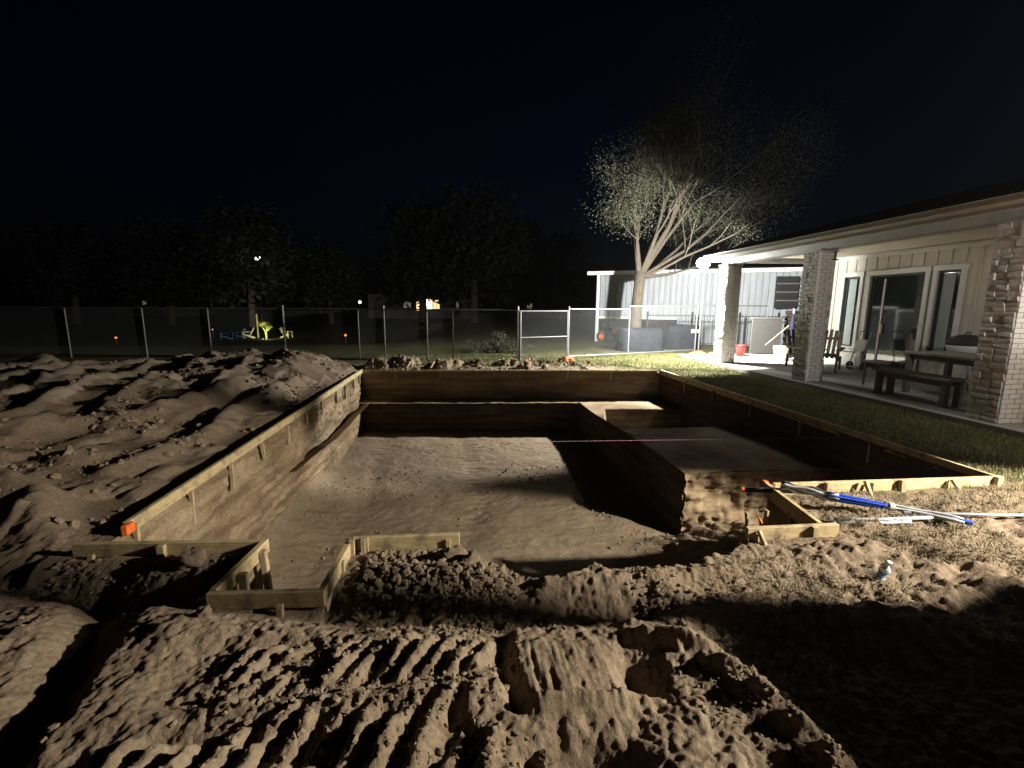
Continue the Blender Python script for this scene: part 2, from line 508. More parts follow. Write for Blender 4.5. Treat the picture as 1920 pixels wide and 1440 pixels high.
TRACK1 = [(-1.45, 1.72), (-0.75, 2.02), (0.20, 2.02)]
def ground_h(x, y):
    s = soilness(x, y)
    h = 0.012 * fbm(x, y, 0.8, 3, 3)
    # left spoil field
    lf = (1 - ss(-2.75, -2.45, x)) * (1 - ss(12.4, 13.6, y)) * ss(3.2, 3.6, y)
    f2 = (1 - ss(-4.2, -2.8, x))
    ry = y - 0.42 * x
    ph = x * 0.86 + y * 0.20 + 1.1 * fbm(x, y, 0.40, 3, 77)
    rows = (1 - np.abs(np.sin(ph * 3.4))) ** 1.6 * (0.4 + 1.6 * np.clip(0.5 + fbm(x, y, 0.5, 3, 79), 0, 1))
    rows = rows + 0.35 * (1 - np.abs(np.sin(ph * 9.0 + 1.3))) * np.clip(0.4 + 2 * fbm(x, y, 0.8, 2, 78), 0, 1)
    hl = f2 * (0.08 + 0.13 * ss(6.5, 9.5, y) * ss(-9, -5, x)) + f2 * rows * (0.075 + 0.075 * ss(6, 9, y)) + 0.020 * fbm(x, y, 6.0, 4, 6, 0.65) * f2
    hl = hl + (0.09 + 0.05 * ss(6, 9, y)) * fbm(x * 0.6 + y * 0.35, y - 0.5 * x, 0.9, 5, 5, 0.5) * f2
    hl = hl + 0.07 * ss(-0.15, 0.3, fbm(x, y, 2.6, 4, 8)) * (1 - ss(-2.9, -2.6, x))
    hl = hl + 0.30 * gauss(x, y, -3.55, 11.1, 0.85, 1.3) + 0.14 * gauss(x, y, -5.2, 11.2, 1.0, 1.3, 0.5) + 0.10 * gauss(x, y, -7.5, 10.0, 1.3, 1.6, 0.5)
    hl = hl + 0.12 * ridge(x, y, [(-3.3, 4.6), (-3.1, 6.0), (-3.4, 7.6), (-3.2, 9.5)], 0.16) + 0.15 * ridge(x, y, [(-5.8, 5.2), (-4.2, 6.6), (-3.9, 8.6)], 0.22)
    hl = hl + 0.20 * ridge(x, y, [(-2.95, 3.35), (-3.4, 3.95), (-4.4, 4.3)], 0.16)
    h = h + lf * hl
    # back strip of clods
    bk = plateau(x, y, -2.6, 4.6, 11.85, 12.75, 0.15)
    h = h + bk * (0.06 + 0.16 * ss(0.0, 0.35, fbm(x, y, 2.4, 4, 21)) * (1 - ss(2.2, 4.0, x)))
    h = h + 0.14 * gauss(x, y, -1.7, 12.2, 0.8, 0.3)
    # front field
    fr = (1 - ss(3.3, 3.9, y)) * (1 - ss(5.5, 7.5, x))
    g = 0.045 * fbm(x, y, 1.1, 3, 31) + 0.024 * fbm(x, y, 5.0, 3, 33) + 0.014 * fbm(x, y, 17.0, 3, 35, 0.6)
    rz_ = (1 - 2 * np.abs(fbm(x + 0.05 * fbm(x, y, 6, 2, 36), y, 9.0, 4, 37, 0.62)))
    g = g + 0.010 * (rz_ - 0.6) + 0.011 * fbm(x, y, 36.0, 3, 38, 0.7)
    lumps = np.clip(fbm(x, y, 7.5, 3, 41, 0.6), 0, 1) * 0.022 * (1 - ss(1.5, 2.4, x))
    lumps2 = np.clip(fbm(x, y, 15.0, 2, 43, 0.6), 0, 1) * 0.014
    g = g + lumps + lumps2
    # lit platform of the tracks, its ledge and the rut on its left
    g = g + 0.06 * ss(-1.62, -1.50, x + 0.18 * (y - 1.6)) * (1 - ss(2.25, 2.50, y + 0.12 * x)) * (1 - ss(2.2, 2.8, x))
    g = g - 0.10 * ridge(x, y, [(-2.2, 2.85), (-1.86, 2.3), (-1.72, 1.9), (-1.62, 1.2), (-1.60, 0.4)], 0.10)
    g = g + 0.07 * gauss(x, y, -2.15, 2.20, 0.22, 0.35) + 0.05 * gauss(x, y, -1.35, 2.22, 0.16, 0.14)
    # long dark trough in front of the timber notch, with the bank that shades it
    g = g - 0.13 * ridge(x, y, [(-4.2, 3.30), (-3.0, 3.02), (-1.9, 2.72), (-0.6, 2.38), (0.2, 2.24), (1.0, 2.26)], 0.14)
    g = g + 0.09 * gauss(x, y, -0.02, 2.66, 0.24, 0.12, -0.1) + 0.06 * gauss(x, y, -0.38, 2.70, 0.22, 0.12)
    g = g + 0.05 * ridge(x, y, [(0.5, 2.50), (1.3, 2.50), (2.0, 2.56)], 0.06)
    # tread prints: lugs leaning across the run of the track
    def lugs(cx0, cx1, cy0, cy1, pitch, lean, amp, seed):
        u = (x + lean * (y - (cy0 + cy1) / 2) + 0.055 * fbm(x, y, 2.6, 4, seed, 0.6)) / pitch
        saw = np.abs(((u % 1.0) * 2) - 1)
        prof = ss(0.15, 0.85, saw)
        return amp * prof * plateau(x + 0.1 * fbm(x, y, 3, 3, seed + 1), y + 0.1 * fbm(x, y, 3, 3, seed + 2), cx0, cx1, cy0, cy1, 0.05) * np.clip(0.9 + 1.3 * fbm(x, y, 4, 3, seed + 3), 0.3, 1.4)
    g = g - 0.02 * plateau(x, y, -1.3, 0.15, 1.74, 2.12, 0.05) + lugs(-1.05, 0.16, 1.78, 2.08, 0.105, -0.55, 0.052, 61)
    g = g - 0.03 * plateau(x, y, -1.2, 0.05, 1.28, 1.62, 0.05) + lugs(-1.25, 0.10, 1.36, 1.62, 0.125, -0.35, 0.062, 67)
    g = g + 0.04 * gauss(x, y, -0.5, 1.70, 0.9, 0.05)
    # scraped pad, the slot left of it and the two holes
    pad = plateau(x, y, 0.24, 0.66, 1.56, 1.94, 0.05)
    g = g * (1 - 0.70 * pad) + pad * (0.045 + 0.020 * fbm(x * 9, y * 0.7, 5, 3, 72) + 0.012 * fbm(x, y, 12, 3, 73))
    g = g - 0.10 * ridge(x, y, [(0.19, 2.1), (0.17, 1.85), (0.22, 1.62)], 0.045)
    g = g - 0.15 * gauss(x, y, 0.78, 1.74, 0.10, 0.14) - 0.17 * gauss(x, y, 0.42, 1.38, 0.20, 0.10) + 0.05 * ridge(x, y, [(0.30, 1.60), (0.55, 1.60), (0.80, 1.63)], 0.035)
    # curved edge with lug tips, falling into the big hollow on the right
    cur = [(0.85, 2.02), (1.10, 1.86), (1.22, 1.62), (1.28, 1.38), (1.32, 1.0), (1.34, 0.4)]
    lug = 0.5 + 0.5 * np.sin((y + 0.35 * x) * 48)
    g = g + (0.03 + 0.050 * lug) * ridge(x, y, cur, 0.07)
    hol = ss(1.22, 1.50, x + 0.25 * (y - 1.5)) * (1 - ss(2.05, 2.30, y + 0.33 * (x - 1.4))) * (1 - ss(2.5, 3.2, x))
    g = g - 0.09 * hol
    # spoil heap right of the hollow (throws the hollow into shade)
    g = g + 0.05 * gauss(x, y, 1.30, 2.18, 0.20, 0.06)
    g = g + 0.03 * gauss(x, y, 1.55, 2.22, 0.25, 0.06)
    # straw covered part on the right: streaks along the slope
    st = ss(1.7, 2.6, x) * ss(1.5, 2.1, y)
    g = g + st * (0.075 * fbm(x * 0.9 - y * 1.2, (y + 0.5 * x) * 3.2, 2.6, 5, 81, 0.62) + 0.03 * fbm(x, y, 14, 3, 83) + 0.01)
    h = h + fr * g
    # calm the soil where the timber sits and at the edge of the pit
    return h * (0.15 + 0.85 * ss(0.0, 0.15, np.abs(y - front_edge(x)) + 10 * (x < XL - 0.3) + 10 * (x > 5.3) + 10 * ((x > -0.0) & (x < 2.0))))

# ------------------------------------------------------------------ ground sheet with the pit cut out
def spaced(parts):
    out = []
    for a, b, st in parts:
        n = max(1, int(round((b - a) / st)))
        out.extend(list(np.linspace(a, b, n + 1)[:-1]))
    out.append(parts[-1][1])
    return np.array(out)
def geo(a, b, first, ratio):
    out = [a]; st = first
    while out[-1] < b:
        out.append(out[-1] + st); st *= ratio
    return out
xs = spaced([(-14, -7, 0.09), (-7, -4.2, 0.045), (-4.2, XL, 0.022), (XL, -1.37, 0.009), (-1.37, -0.77, 0.008), (-0.77, -0.03, 0.008), (-0.03, 2.02, 0.0085),
             (2.02, 2.70, 0.015), (2.70, 3.6, 0.02), (3.6, XR, 0.03), (XR, 9, 0.08)])
xs = np.concatenate([[-220, -150, -100, -60, -40, -28, -20, -16], xs, [10, 12, 15, 20, 28, 40, 60, 100, 150, 220]])
ys = spaced([(0.2, 1.15, 0.03), (1.15, 2.50, 0.0080), (2.50, 2.90, 0.009), (2.90, 3.02, 0.012), (3.02, 3.10, 0.016), (3.10, 3.62, 0.016), (3.62, 6, 0.03), (6, YB, 0.045), (YB, 14, 0.035)])
ys = np.concatenate([[-60, -30, -15, -8, -4, -2, -1, -0.4], ys, geo(14.1, 420, 0.12, 1.12)])
GX, GY = np.meshgrid(xs, ys)
GZ = ground_h(GX, GY)
WY = warp(GX, GY)
far = ss(14, 30, GY)
GZ = GZ * (1 - far) - 1.0 * ss(17, 36, GY) * (1 - ss(-6, 3, GX))
verts = np.stack([GX, WY, GZ], -1).reshape(-1, 3)
ny, nx = GX.shape
cx = (xs[:-1] + xs[1:]) / 2; cy = (ys[:-1] + ys[1:]) / 2
CX, CY = np.meshgrid(cx, cy)
inside = (CX > XL) & (CX < XR) & (CY > front_edge(CX)) & (CY < YB)
idx = np.arange(ny * nx).reshape(ny, nx)
quads = np.stack([idx[:-1, :-1], idx[:-1, 1:], idx[1:, 1:], idx[1:, :-1]], -1)[~inside]
grassy = 1 - soilness(GX, GY)
ground = np_mesh('ground', verts, quads, 'ground', attr=grassy)
tag(ground, kind='structure')

# ------------------------------------------------------------------ pit: walls, bench, shelf, floor
def wall_grid(name, pts, z_top, z_bot, normal_amp, step=0.03, zstep=0.03, ledge=None, seed=0, lean=0.0, cap=0.0, material='cut'):
    """pts: polyline (x, y) in outline space; the solid soil lies on the right-hand side; pushes noise along the normal"""
    P = []; acc = []
    for (ax, ay), (bx, by) in zip(pts[:-1], pts[1:]):
        L = math.hypot(bx - ax, by - ay); n = max(1, int(L / step))
        for i in range(n):
            t = i / n
            P.append((ax + (bx - ax) * t, ay + (by - ay) * t)); acc.append(((by - ay) / L, -(bx - ax) / L))
    P.append(pts[-1]); acc.append(acc[-1])
    P = np.array(P); N = np.array(acc)
    s = np.concatenate([[0], np.cumsum(np.hypot(*np.diff(P, axis=0).T))])
    nz = max(2, int((z_top if np.isscalar(z_top) else 0 - z_bot) / zstep)) if False else max(2, int(abs((0 if not np.isscalar(z_top) else z_top) - z_bot) / zstep))
    T = np.linspace(0, 1, nz + 1)
    zt = np.broadcast_to(z_top(P[:, 0], P[:, 1]) if callable(z_top) else np.full(len(P), z_top), (len(P),))
    Z = zt[None, :] * (1 - T[:, None]) + z_bot * T[:, None]
    S = np.broadcast_to(s[None, :], Z.shape)
    d = normal_amp * (1.5 * fbm(S, Z, 1.3, 3, seed) + 1.0 * fbm(S * 1.2, Z * 1.6, 4, 4, seed + 5, 0.6) + 0.55 * (0.4 - 2 * np.abs(fbm(S * 0.9, Z * 2.2, 6, 3, seed + 7))) + 0.35 * fbm(S * 3.0, Z * 0.6, 6, 3, seed + 9))
    if ledge is not None:
        zl, dep = ledge
        d = d - dep * ss(0.0, 0.05, zl + 0.03 * fbm(S, Z * 0, 2, 3, seed + 2) - Z)
    d = d - lean * (T[:, None])
    fade = np.clip(T[:, None] * nz / 3, 0, 1)
    d = d * fade
    X = P[None, :, 0] + N[None, :, 0] * d
    Y = P[None, :, 1] + N[None, :, 1] * d
    Y = warp(X, Y)
    if cap > 0:
        X = np.vstack([X[:1] - N[None, :, 0] * cap, X]); Y = np.vstack([warp(P[None, :, 0] - N[None, :, 0] * cap, P[None, :, 1] - N[None, :, 1] * cap), Y]); Z = np.vstack([Z[:1] + 0.03, Z])
    V = np.stack([X, Y, Z], -1).reshape(-1, 3)
    a, b = Z.shape
    I = np.arange(a * b).reshape(a, b)
    F = np.stack([I[:-1, :-1], I[1:, :-1], I[1:, 1:], I[:-1, 1:]], -1).reshape(-1, 4)
    return tag(np_mesh(name, V, F, material), kind='structure')

def zt(x, y):
    return ground_h(np.asarray(x, float), np.asarray(y, float))
# left wall: soil at -x.  travelling +y the right-hand normal is +x, so positive d pushes into the pit
wall_grid('pit_wall_left', [(XL, YB), (XL, 3.10)], zt, -1.45, 0.060, 0.025, 0.025, (-0.70, -0.0), 100)
wall_grid('pit_wall_left_footing', [(XL + 0.12, YB), (XL + 0.11, 8.2), (XL - 0.04, 6.6)], lambda x, y: -0.70 + 0.025 * fbm(y, x * 0, 1.7, 4, 9), -1.45, 0.03, 0.03, 0.03, None, 120, lean=-0.05, cap=0.17)
wall_grid('pit_wall_back', [(XR, YB), (XL, YB)], zt, -0.75, 0.03, 0.04, 0.03, None, 140)
wall_grid('pit_bench_face', [(2.9, YB - 0.58), (XL, YB - 0.58)], lambda x, y: -0.67 + 0.015 * fbm(x, y * 0, 3.0, 4, 12), -1.45, 0.02, 0.04, 0.03, None, 150, material='cut_shade')
wall_grid('pit_wall_right', [(XR, 3.62), (XR, YB)], zt, -1.45, 0.025, 0.05, 0.04, None, 160, material='cut_shade')
fe = []
wall_grid('pit_wall_front', [(XL, 3.10), (-1.37, 3.10), (-1.37, 2.50), (-0.77, 2.50), (-0.77, 3.02), (-0.03, 3.02)], zt, -1.45, 0.012, 0.03, 0.05, None, 170)
ex = np.linspace(-0.03, 2.02, 90); ey = front_edge(ex + 1e-6); ey[-1] = 2.86
wall_grid('pit_wall_ramp', [(float(a), float(b)) for a, b in zip(ex, ey)], zt, -1.45, 0.015, 0.03, 0.05, None, 175)
wall_grid('pit_wall_trench', [(2.02, 2.86), (2.02, 2.90), (2.70, 2.90), (2.70, 3.62), (XR, 3.62)], zt, -1.45, 0.012, 0.03, 0.05, None, 178)

def sheet(name, x0, x1, y0, y1, st, zf, material='cut', ystep=None):
    a = np.arange(x0, x1 + st * 0.5, st); b_ = np.arange(y0, y1 + st * 0.5, ystep or st)
    X, Y = np.meshgrid(a, b_)
    Z = zf(X, Y)
    V = np.stack([X, warp(X, Y), Z], -1).reshape(-1, 3)
    I = np.arange(X.size).reshape(X.shape)
    F = np.stack([I[:-1, :-1], I[:-1, 1:], I[1:, 1:], I[1:, :-1]], -1).reshape(-1, 4)
    return tag(np_mesh(name, V, F, material), kind='structure')

def floor_z(x, y):
    z = -1.37 + 0.040 * fbm(x, y, 0.9, 5, 200) + 0.014 * fbm(x, y, 6, 5, 203, 0.66)
    z = z + 0.018 * fbm(x * 0.4 + 3 * fbm(x, y, 0.8, 2, 207), y * 3, 2.3, 3, 206) * ss(-0.2, 0.2, fbm(x, y, 0.7, 3, 208))
    z = z + 0.22 * np.exp(-np.clip(x - XL, 0, 9) / 0.22) * (1 - ss(7.5, 9.5, y))
    z = z - 0.030 * ridge(x, y, [(-1.9, 4.6), (-1.5, 7.0), (-1.7, 11.0)], 0.22) - 0.028 * ridge(x, y, [(-0.2, 4.6), (0.3, 7.0), (0.0, 11.0)], 0.22)
    z = z + 0.016 * (1 - np.abs(np.sin(y * 19 + 2 * fbm(x, y, 1.5, 3, 213)))) * (ridge(x, y, [(-1.9, 4.6), (-1.5, 7.0), (-1.7, 11.0)], 0.2) + ridge(x, y, [(-0.2, 4.6), (0.3, 7.0), (0.0, 11.0)], 0.2)) * np.clip(0.5 + 2 * fbm(x, y, 1.1, 2, 214), 0, 1)
    # bank of broken soil climbing to the pipe trench and the foot of the shelf
    d = (x - 2.75) + 0.35 * (5.4 - y) * (y < 5.4) * 0.55
    bank = ss(-0.75, 0.45, d + 0.18 * fbm(x, y, 1.6, 4, 211)) * (1 - ss(5.2, 5.5, y))
    z = z + bank * (0.25 + 0.62 * ss(5.3, 3.2, y)) * 1.0
    z = z + bank * 0.22 * fbm(x * 2.2 + y, y * 0.8, 3, 4, 215)
    return z
sheet('pit_floor', XL - 0.05, XR + 0.02, 2.40, YB + 0.05, 0.02, floor_z, 'clod')
sheet('pit_bench_top', XL - 0.03, XR, YB - 0.59, YB + 0.03, 0.03, lambda x, y: -0.67 + 0.02 * fbm(x, y, 3, 4, 220) + 0.012 * fbm(x, y, 12, 3, 221))
def shelf_z(x, y):
    rim = -0.47 - 0.17 * ss(6, 10.0, y) + 0.02 * fbm(x, y, 2, 4, 230) + 0.01 * fbm(x, y, 11, 3, 231)
    edge = 2.86 + 0.05 * ss(7.0, 8.9, y) + 0.30 * ss(8.9, 10.1, y) + 0.03 * fbm(x * 0, y, 2, 3, 233)
    pocket = ss(0.0, 0.07, x - edge) * (1 - ss(10.02, 10.12, y + 0.05 * fbm(x, y * 0, 2, 3, 234))) * ss(7.9, 8.5, y)
    return rim * (1 - pocket) + pocket * (-1.36 + 0.02 * fbm(x, y, 4, 3, 235))
sheet('pit_shelf', 2.86, XR + 0.02, 5.42, YB - 0.56, 0.035, shelf_z)
wall_grid('pit_shelf_face', [(XR, 5.42), (2.86, 5.42)], -0.475, -1.45, 0.11, 0.025, 0.03, None, 240, lean=-0.10)
wall_grid('pit_shelf_side', [(2.86, YB - 0.56), (2.86, 5.42)], lambda x, y: -0.47 - 0.17 * ss(6, 10.5, y), -1.45, 0.035, 0.04, 0.03, None, 250, material='cut_shade')

# ------------------------------------------------------------------ loose soil
def clod_mesh(seed, sub=2, rough=0.28):
    r = random.Random(seed)
    bm = bmesh.new()
    bmesh.ops.create_icosphere(bm, subdivisions=sub, radius=1.0)
    ph = [r.uniform(0, 9) for _ in range(6)]
    for v in bm.verts:
        c = v.co
        k = 1 + rough * (math.sin(c.x * 3.1 + ph[0]) * math.sin(c.y * 2.7 + ph[1]) + 0.6 * math.sin(c.z * 5.3 + ph[2] + c.x * 2) + 0.35 * math.sin(c.x * 9 + ph[3]) * math.sin(c.y * 8 + ph[4])) + r.uniform(-0.07, 0.07)
        v.co = Vector((c.x * k, c.y * k * 0.85, c.z * k * 0.72))
    me = bpy.data.meshes.new('clod')
    bm.to_mesh(me); bm.free()
    me.materials.append(M['clod'])
    return me
def scatter(name, n, sampler, smin, smax, label=None):
    """many tiny clods in ONE mesh"""
    base = []
    for k in range(5):
        bm = bmesh.new(); bmesh.ops.create_icosphere(bm, subdivisions=1, radius=1.0)
        bm.verts.ensure_lookup_table()
        V = np.array([v.co[:] for v in bm.verts]); F = np.array([[v.index for v in f.verts] for f in bm.faces]); bm.free()
        V = V * (1 + rng.uniform(-0.38, 0.38, (len(V), 1))) * np.array([1, 0.8, 0.65])
        base.append((V, F))
    P = sampler(n)
    allV, allF, off = [], [], 0
    for i, (px, py, pz) in enumerate(P):
        V, F = base[i % 5]
        sc = smin + (smax - smin) * rng.random() ** 5
        t = rng.uniform(0, 6.28); c, s_ = math.cos(t), math.sin(t)
        W = V * sc
        X = W[:, 0] * c - W[:, 1] * s_ + px; Y = W[:, 0] * s_ + W[:, 1] * c + py
        allV.append(np.stack([X, Y, W[:, 2] + pz + sc * 0.25], -1)); allF.append(F + off); off += len(V)
    return tag(np_mesh(name, np.concatenate(allV), np.concatenate(allF), 'clod', smooth=False), label, 'loose soil', None, 'stuff')
def on_ground(x0, x1, y0, y1, dens=None):
    def f(n):
        x = rng.uniform(x0, x1, n * 4); y = rng.uniform(y0, y1, n * 4)
        if dens is not None:
            k = dens(x, y) > rng.random(len(x)); x, y = x[k], y[k]
        k = ~((x > XL - 0.02) & (x < XR + 0.02) & (y > front_edge(x) - 0.02) & (y < YB + 0.04)); x, y = x[k][:n], y[k][:n]
        return np.stack([x, warp(x, y), ground_h(x, y)], -1)
    return f
def clump(x, y):
    return np.clip(0.12 + 2.0 * fbm(x, y, 1.6, 3, 301), 0, 1)
scatter('soil_crumbs', 13000, on_ground(-2.6, 2.2, 1.1, 3.1, lambda x, y: clump(x, y) * (1 - ss(1.2, 2.2, x) * 0.7)), 0.002, 0.019, 'small crumbs of soil strewn over the tracked foreground')
scatter('soil_crumbs', 4200, on_ground(-0.62, 0.30, 2.42, 2.98), 0.003, 0.034, 'crumbled soil heaped in front of the short timber form')
scatter('soil_crumbs', 3000, on_ground(-8.5, -2.55, 3.5, 12.3, clump), 0.010, 0.055, 'crumbs of soil on the spoil field left of the pit')
scatter('soil_crumbs', 700, on_ground(-2.4, 4.2, 11.7, 12.7, lambda x, y: 1 - 0.7 * ss(1, 4, x)), 0.015, 0.070, 'lumps of soil along the far edge of the pit')
def on_floor(n):
    x = rng.uniform(-2.3, 2.8, n * 3); y = rng.uniform(4.6, 11.1, n * 3)
    k = np.clip(0.05 + 2.4 * fbm(x, y, 0.9, 4, 311), 0, 1) > rng.random(len(x)); x, y = x[k][:n], y[k][:n]
    return np.stack([x, warp(x, y), floor_z(x, y)], -1)
scatter('soil_crumbs', 3500, on_floor, 0.002, 0.028, 'crumbs of soil lying on the floor of the pit')
CL = [clod_mesh(k, 3, 0.22) for k in range(4)]
for (x, y, s, lab) in [(-1.72, 2.96, 0.095, 'largest lump of soil, under the timber form at the left of the notch'),
                       (-0.06, 2.84, 0.100, 'lump of soil heaped against the end of the short timber form'),
                       (0.06, 2.74, 0.070, 'smaller lump of soil just right of the one at the short form end'),
                       (-1.30, 2.27, 0.040, 'pale round lump on top of the ledge of the tracked platform'),
                       (-2.02, 1.72, 0.060, 'smooth lump at the very left edge beyond the dark rut'),
                       (0.28, 1.42, 0.050, 'lump standing at the lip of the nearest hole')]:
    z = float(ground_h(np.array([x]), np.array([y]))[0])
    o = inst('soil_lump', CL[int(abs(x * 10)) % 4], None, (x, y, z + s * 0.3), (0.3, 0.5, x * 7), (s, s, s))
    tag(o, lab, 'soil lump', 'large lumps of soil around the pit')

# straw and grass blades
def blades(name, n, sampler, hmin, hmax, width, material, label, flat=0.5, cat='grass'):
    P = sampler(n); n = len(P)
    a = rng.uniform(0, 2 * PI, n); h = rng.uniform(hmin, hmax, n)
    tilt = rng.uniform(0.6 if flat > 1 else 0, flat, n)
    dx, dy = np.cos(a), np.sin(a)
    sx, sy = -dy * width * 0.5, dx * width * 0.5
    top = np.stack([P[:, 0] + dx * h * np.sin(tilt * 1.5), P[:, 1] + dy * h * np.sin(tilt * 1.5), P[:, 2] + h * np.cos(tilt * 1.5)], -1)
    mid = np.stack([P[:, 0] + dx * h * 0.4 * np.sin(tilt * 0.8), P[:, 1] + dy * h * 0.4 * np.sin(tilt * 0.8), P[:, 2] + 0.55 * h * np.cos(tilt * 0.8)], -1)
    b0 = P - np.stack([sx, sy, np.full(n, 0.005)], -1); b1 = P + np.stack([sx, sy, np.full(n, -0.005)], -1)
    m0 = mid - np.stack([sx, sy, np.zeros(n)], -1) * 0.8; m1 = mid + np.stack([sx, sy, np.zeros(n)], -1) * 0.8
    V = np.concatenate([b0, b1, m1, m0, top]); i = np.arange(n)
    F = np.concatenate([np.stack([i, i + n, i + 2 * n], -1), np.stack([i, i + 2 * n, i + 3 * n], -1), np.stack([i + 3 * n, i + 2 * n, i + 4 * n], -1)])
    return tag(np_mesh(name, V, F, material, smooth=False), label, cat, None, 'stuff')
def turf(x0, x1, y0, y1):
    return on_ground(x0, x1, y0, y1, lambda x, y: (1 - soilness(x, y)) * (0.35 + 0.65 * np.clip(0.6 + 1.5 * fbm(x, y, 2.5, 3, 401), 0, 1)))
blades('grass', 42000, turf(4.9, 7.2, 3.3, 12.2), 0.02, 0.06, 0.006, 'grass', 'short lawn between the pit and the porch')
blades('grass', 26000, turf(-2.6, 7.6, 11.7, 15.8), 0.02, 0.07, 0.009, 'grass', 'lawn behind the pit up to the wire fence', 0.6)
blades('grass', 2500, turf(7.1, 9.0, 12.4, 15.0), 0.04, 0.14, 0.012, 'grass', 'longer tufts of grass at the far corner of the porch', 0.6)
blades('straw', 17000, on_ground(1.5, 5.6, 1.5, 3.6, lambda x, y: ss(1.3, 2.4, x) * np.clip(0.35 + 2.2 * fbm(x, y, 2.2, 3, 411), 0, 1)), 0.02, 0.075, 0.0045, 'straw', 'dry straw and dead stalks trodden into the soil at right', 1.05)
blades('straw', 1500, on_ground(4.6, 6.4, 3.0, 4.6), 0.03, 0.09, 0.005, 'straw', 'dry straw beside the corner of the timber form', 0.9)

# ------------------------------------------------------------------ timber forms
def wy(x, y):
    return float(warp(np.array(float(x)), np.array(float(y))))
def timber(label, runs, zt_, h, stakes, group='timber forms around the pit', thick=0.038, mat_='pine_x', extra=None):
    """runs: boards (a, b) with xy ends; stakes: (x, y, top, bottom, lean xy, width)"""
    r = empty('timber_form', (runs[0][0][0], runs[0][0][1], 0), label, 'timber form', group)
    o0 = Vector((runs[0][0][0], runs[0][0][1], 0))
    for a, b in runs:
        m_ = MB()
        m_.beam(Vector((a[0], a[1], zt_ - h / 2)) - o0, Vector((b[0], b[1], zt_ - h / 2)) - o0, thick, h, 0.003)
        m_.build('board', mat_, r)
    for (x, y, top, bot, lx, ly, w) in stakes:
        m_ = MB()
        m_.beam(Vector((x + lx, y + ly, bot)) - o0, Vector((x, y, top)) - o0, w, w * 0.8, 0.002)
        m_.build('stake', 'stake', r)
    return r, o0
L1x = XL + 0.015
pts = [3.45, 5.6, 7.8, 9.9, 11.75]
sts = [(L1x + 0.035, 3.50, 0.05, -0.34, 0.0, -0.01, 0.036), (L1x + 0.035, 4.22, 0.0, -0.30, 0, -0.02, 0.034), (L1x + 0.035, 4.95, 0.0, -0.28, 0, 0, 0.034),
       (L1x + 0.035, 5.75, -0.01, -0.22, 0, 0.01, 0.03), (L1x + 0.035, 6.6, -0.01, -0.28, 0, 0, 0.032), (L1x + 0.035, 7.4, 0, -0.2, 0, 0, 0.03), (L1x + 0.035, 8.2, 0, -0.22, 0, 0, 0.03),
       (L1x + 0.035, 9.2, 0, -0.24, 0, 0, 0.034), (L1x + 0.035, 9.9, 0, -0.3, 0, 0, 0.04), (L1x + 0.035, 10.7, 0, -0.26, 0, 0, 0.04), (L1x + 0.035, 11.3, 0, -0.2, 0, 0, 0.04)]
r, o0 = timber('longest timber form, along the left edge of the pit', [((L1x, a + 0.002), (L1x + 0.004 * i, b)) for i, (a, b) in enumerate(zip(pts[:-1], pts[1:]))], 0.085, 0.095, sts, mat_='pine')
MB().box(0.03, -0.02, 0.045, 0.05, 0.09, 0.075, None, 0.008).build('painted_end', 'orange', r)
timber('short timber form at the near left corner of the pit, left of the notch', [((-2.56, 3.16), (-1.34, 3.08))], 0.085, 0.095,
       [(-1.98, 3.085, 0.08, -0.22, 0, 0.0, 0.045), (-2.42, 3.10, 0.03, -0.15, 0.0, 0.0, 0.035)])
timber('slanting timber form on the left side of the notch', [((-1.325, 3.10), (-1.385, 2.53))], 0.085, 0.095,
       [(-1.30, 2.98, 0.06, -0.30, 0.02, 0, 0.045), (-1.31, 2.72, 0.06, -0.32, 0.0, 0, 0.045)], mat_='pine')
timber('shaded timber form across the near end of the notch', [((-1.40, 2.50), (-0.765, 2.46))], 0.085, 0.095,
       [(-1.0, 2.435, 0.03, -0.2, 0, -0.02, 0.035)])
timber('timber form on the right side of the notch with upright stakes', [((-0.785, 2.47), (-0.760, 3.0))], 0.085, 0.095,
       [(-0.755, 2.78, 0.07, -0.30, 0, 0, 0.04), (-0.735, 2.98, 0.10, -0.3, 0, 0, 0.035), (-0.665, 3.0, 0.10, -0.25, 0, 0, 0.03)], mat_='pine')
timber('short timber form right of the notch ending at the soil heap', [((-0.74, 3.045), (-0.02, 3.03))], 0.09, 0.10,
       [(-0.65, 3.01, 0.10, -0.3, 0, 0, 0.032), (-0.10, 3.01, 0.06, -0.2, 0, 0, 0.03)])
front_stakes = [(3.27, 3.615, 0.10, -0.12, 0.0, 0.0, 0.05), (3.62, 3.60, 0.11, -0.10, 0.03, -0.10, 0.034), (3.69, 3.6, 0.09, -0.06, -0.02, -0.02, 0.03), (4.0, 3.605, 0.10, -0.14, 0, -0.01, 0.045),
                (4.50, 3.60, 0.09, -0.10, 0.05, -0.14, 0.032), (4.47, 3.60, 0.06, -0.12, 0, -0.03, 0.03), (4.98, 3.59, 0.10, -0.14, 0, 0, 0.05)]
timber('bright timber form along the near right edge of the pit', [((2.79, 3.68), (3.95, 3.65)), ((3.952, 3.65), (5.07, 3.63))], 0.09, 0.14, front_stakes)
r, o0 = timber('slanting timber form beside the pipe trench with an orange tip', [((2.735, 3.70), (2.62, 2.93))], 0.09, 0.12,
       [(2.69, 3.3, 0.05, -0.25, 0, 0, 0.04)], mat_='pine')
MB().box(0.0, 0.02, 0.075, 0.045, 0.05, 0.05, None, 0.006).build('painted_end', 'orange', r)
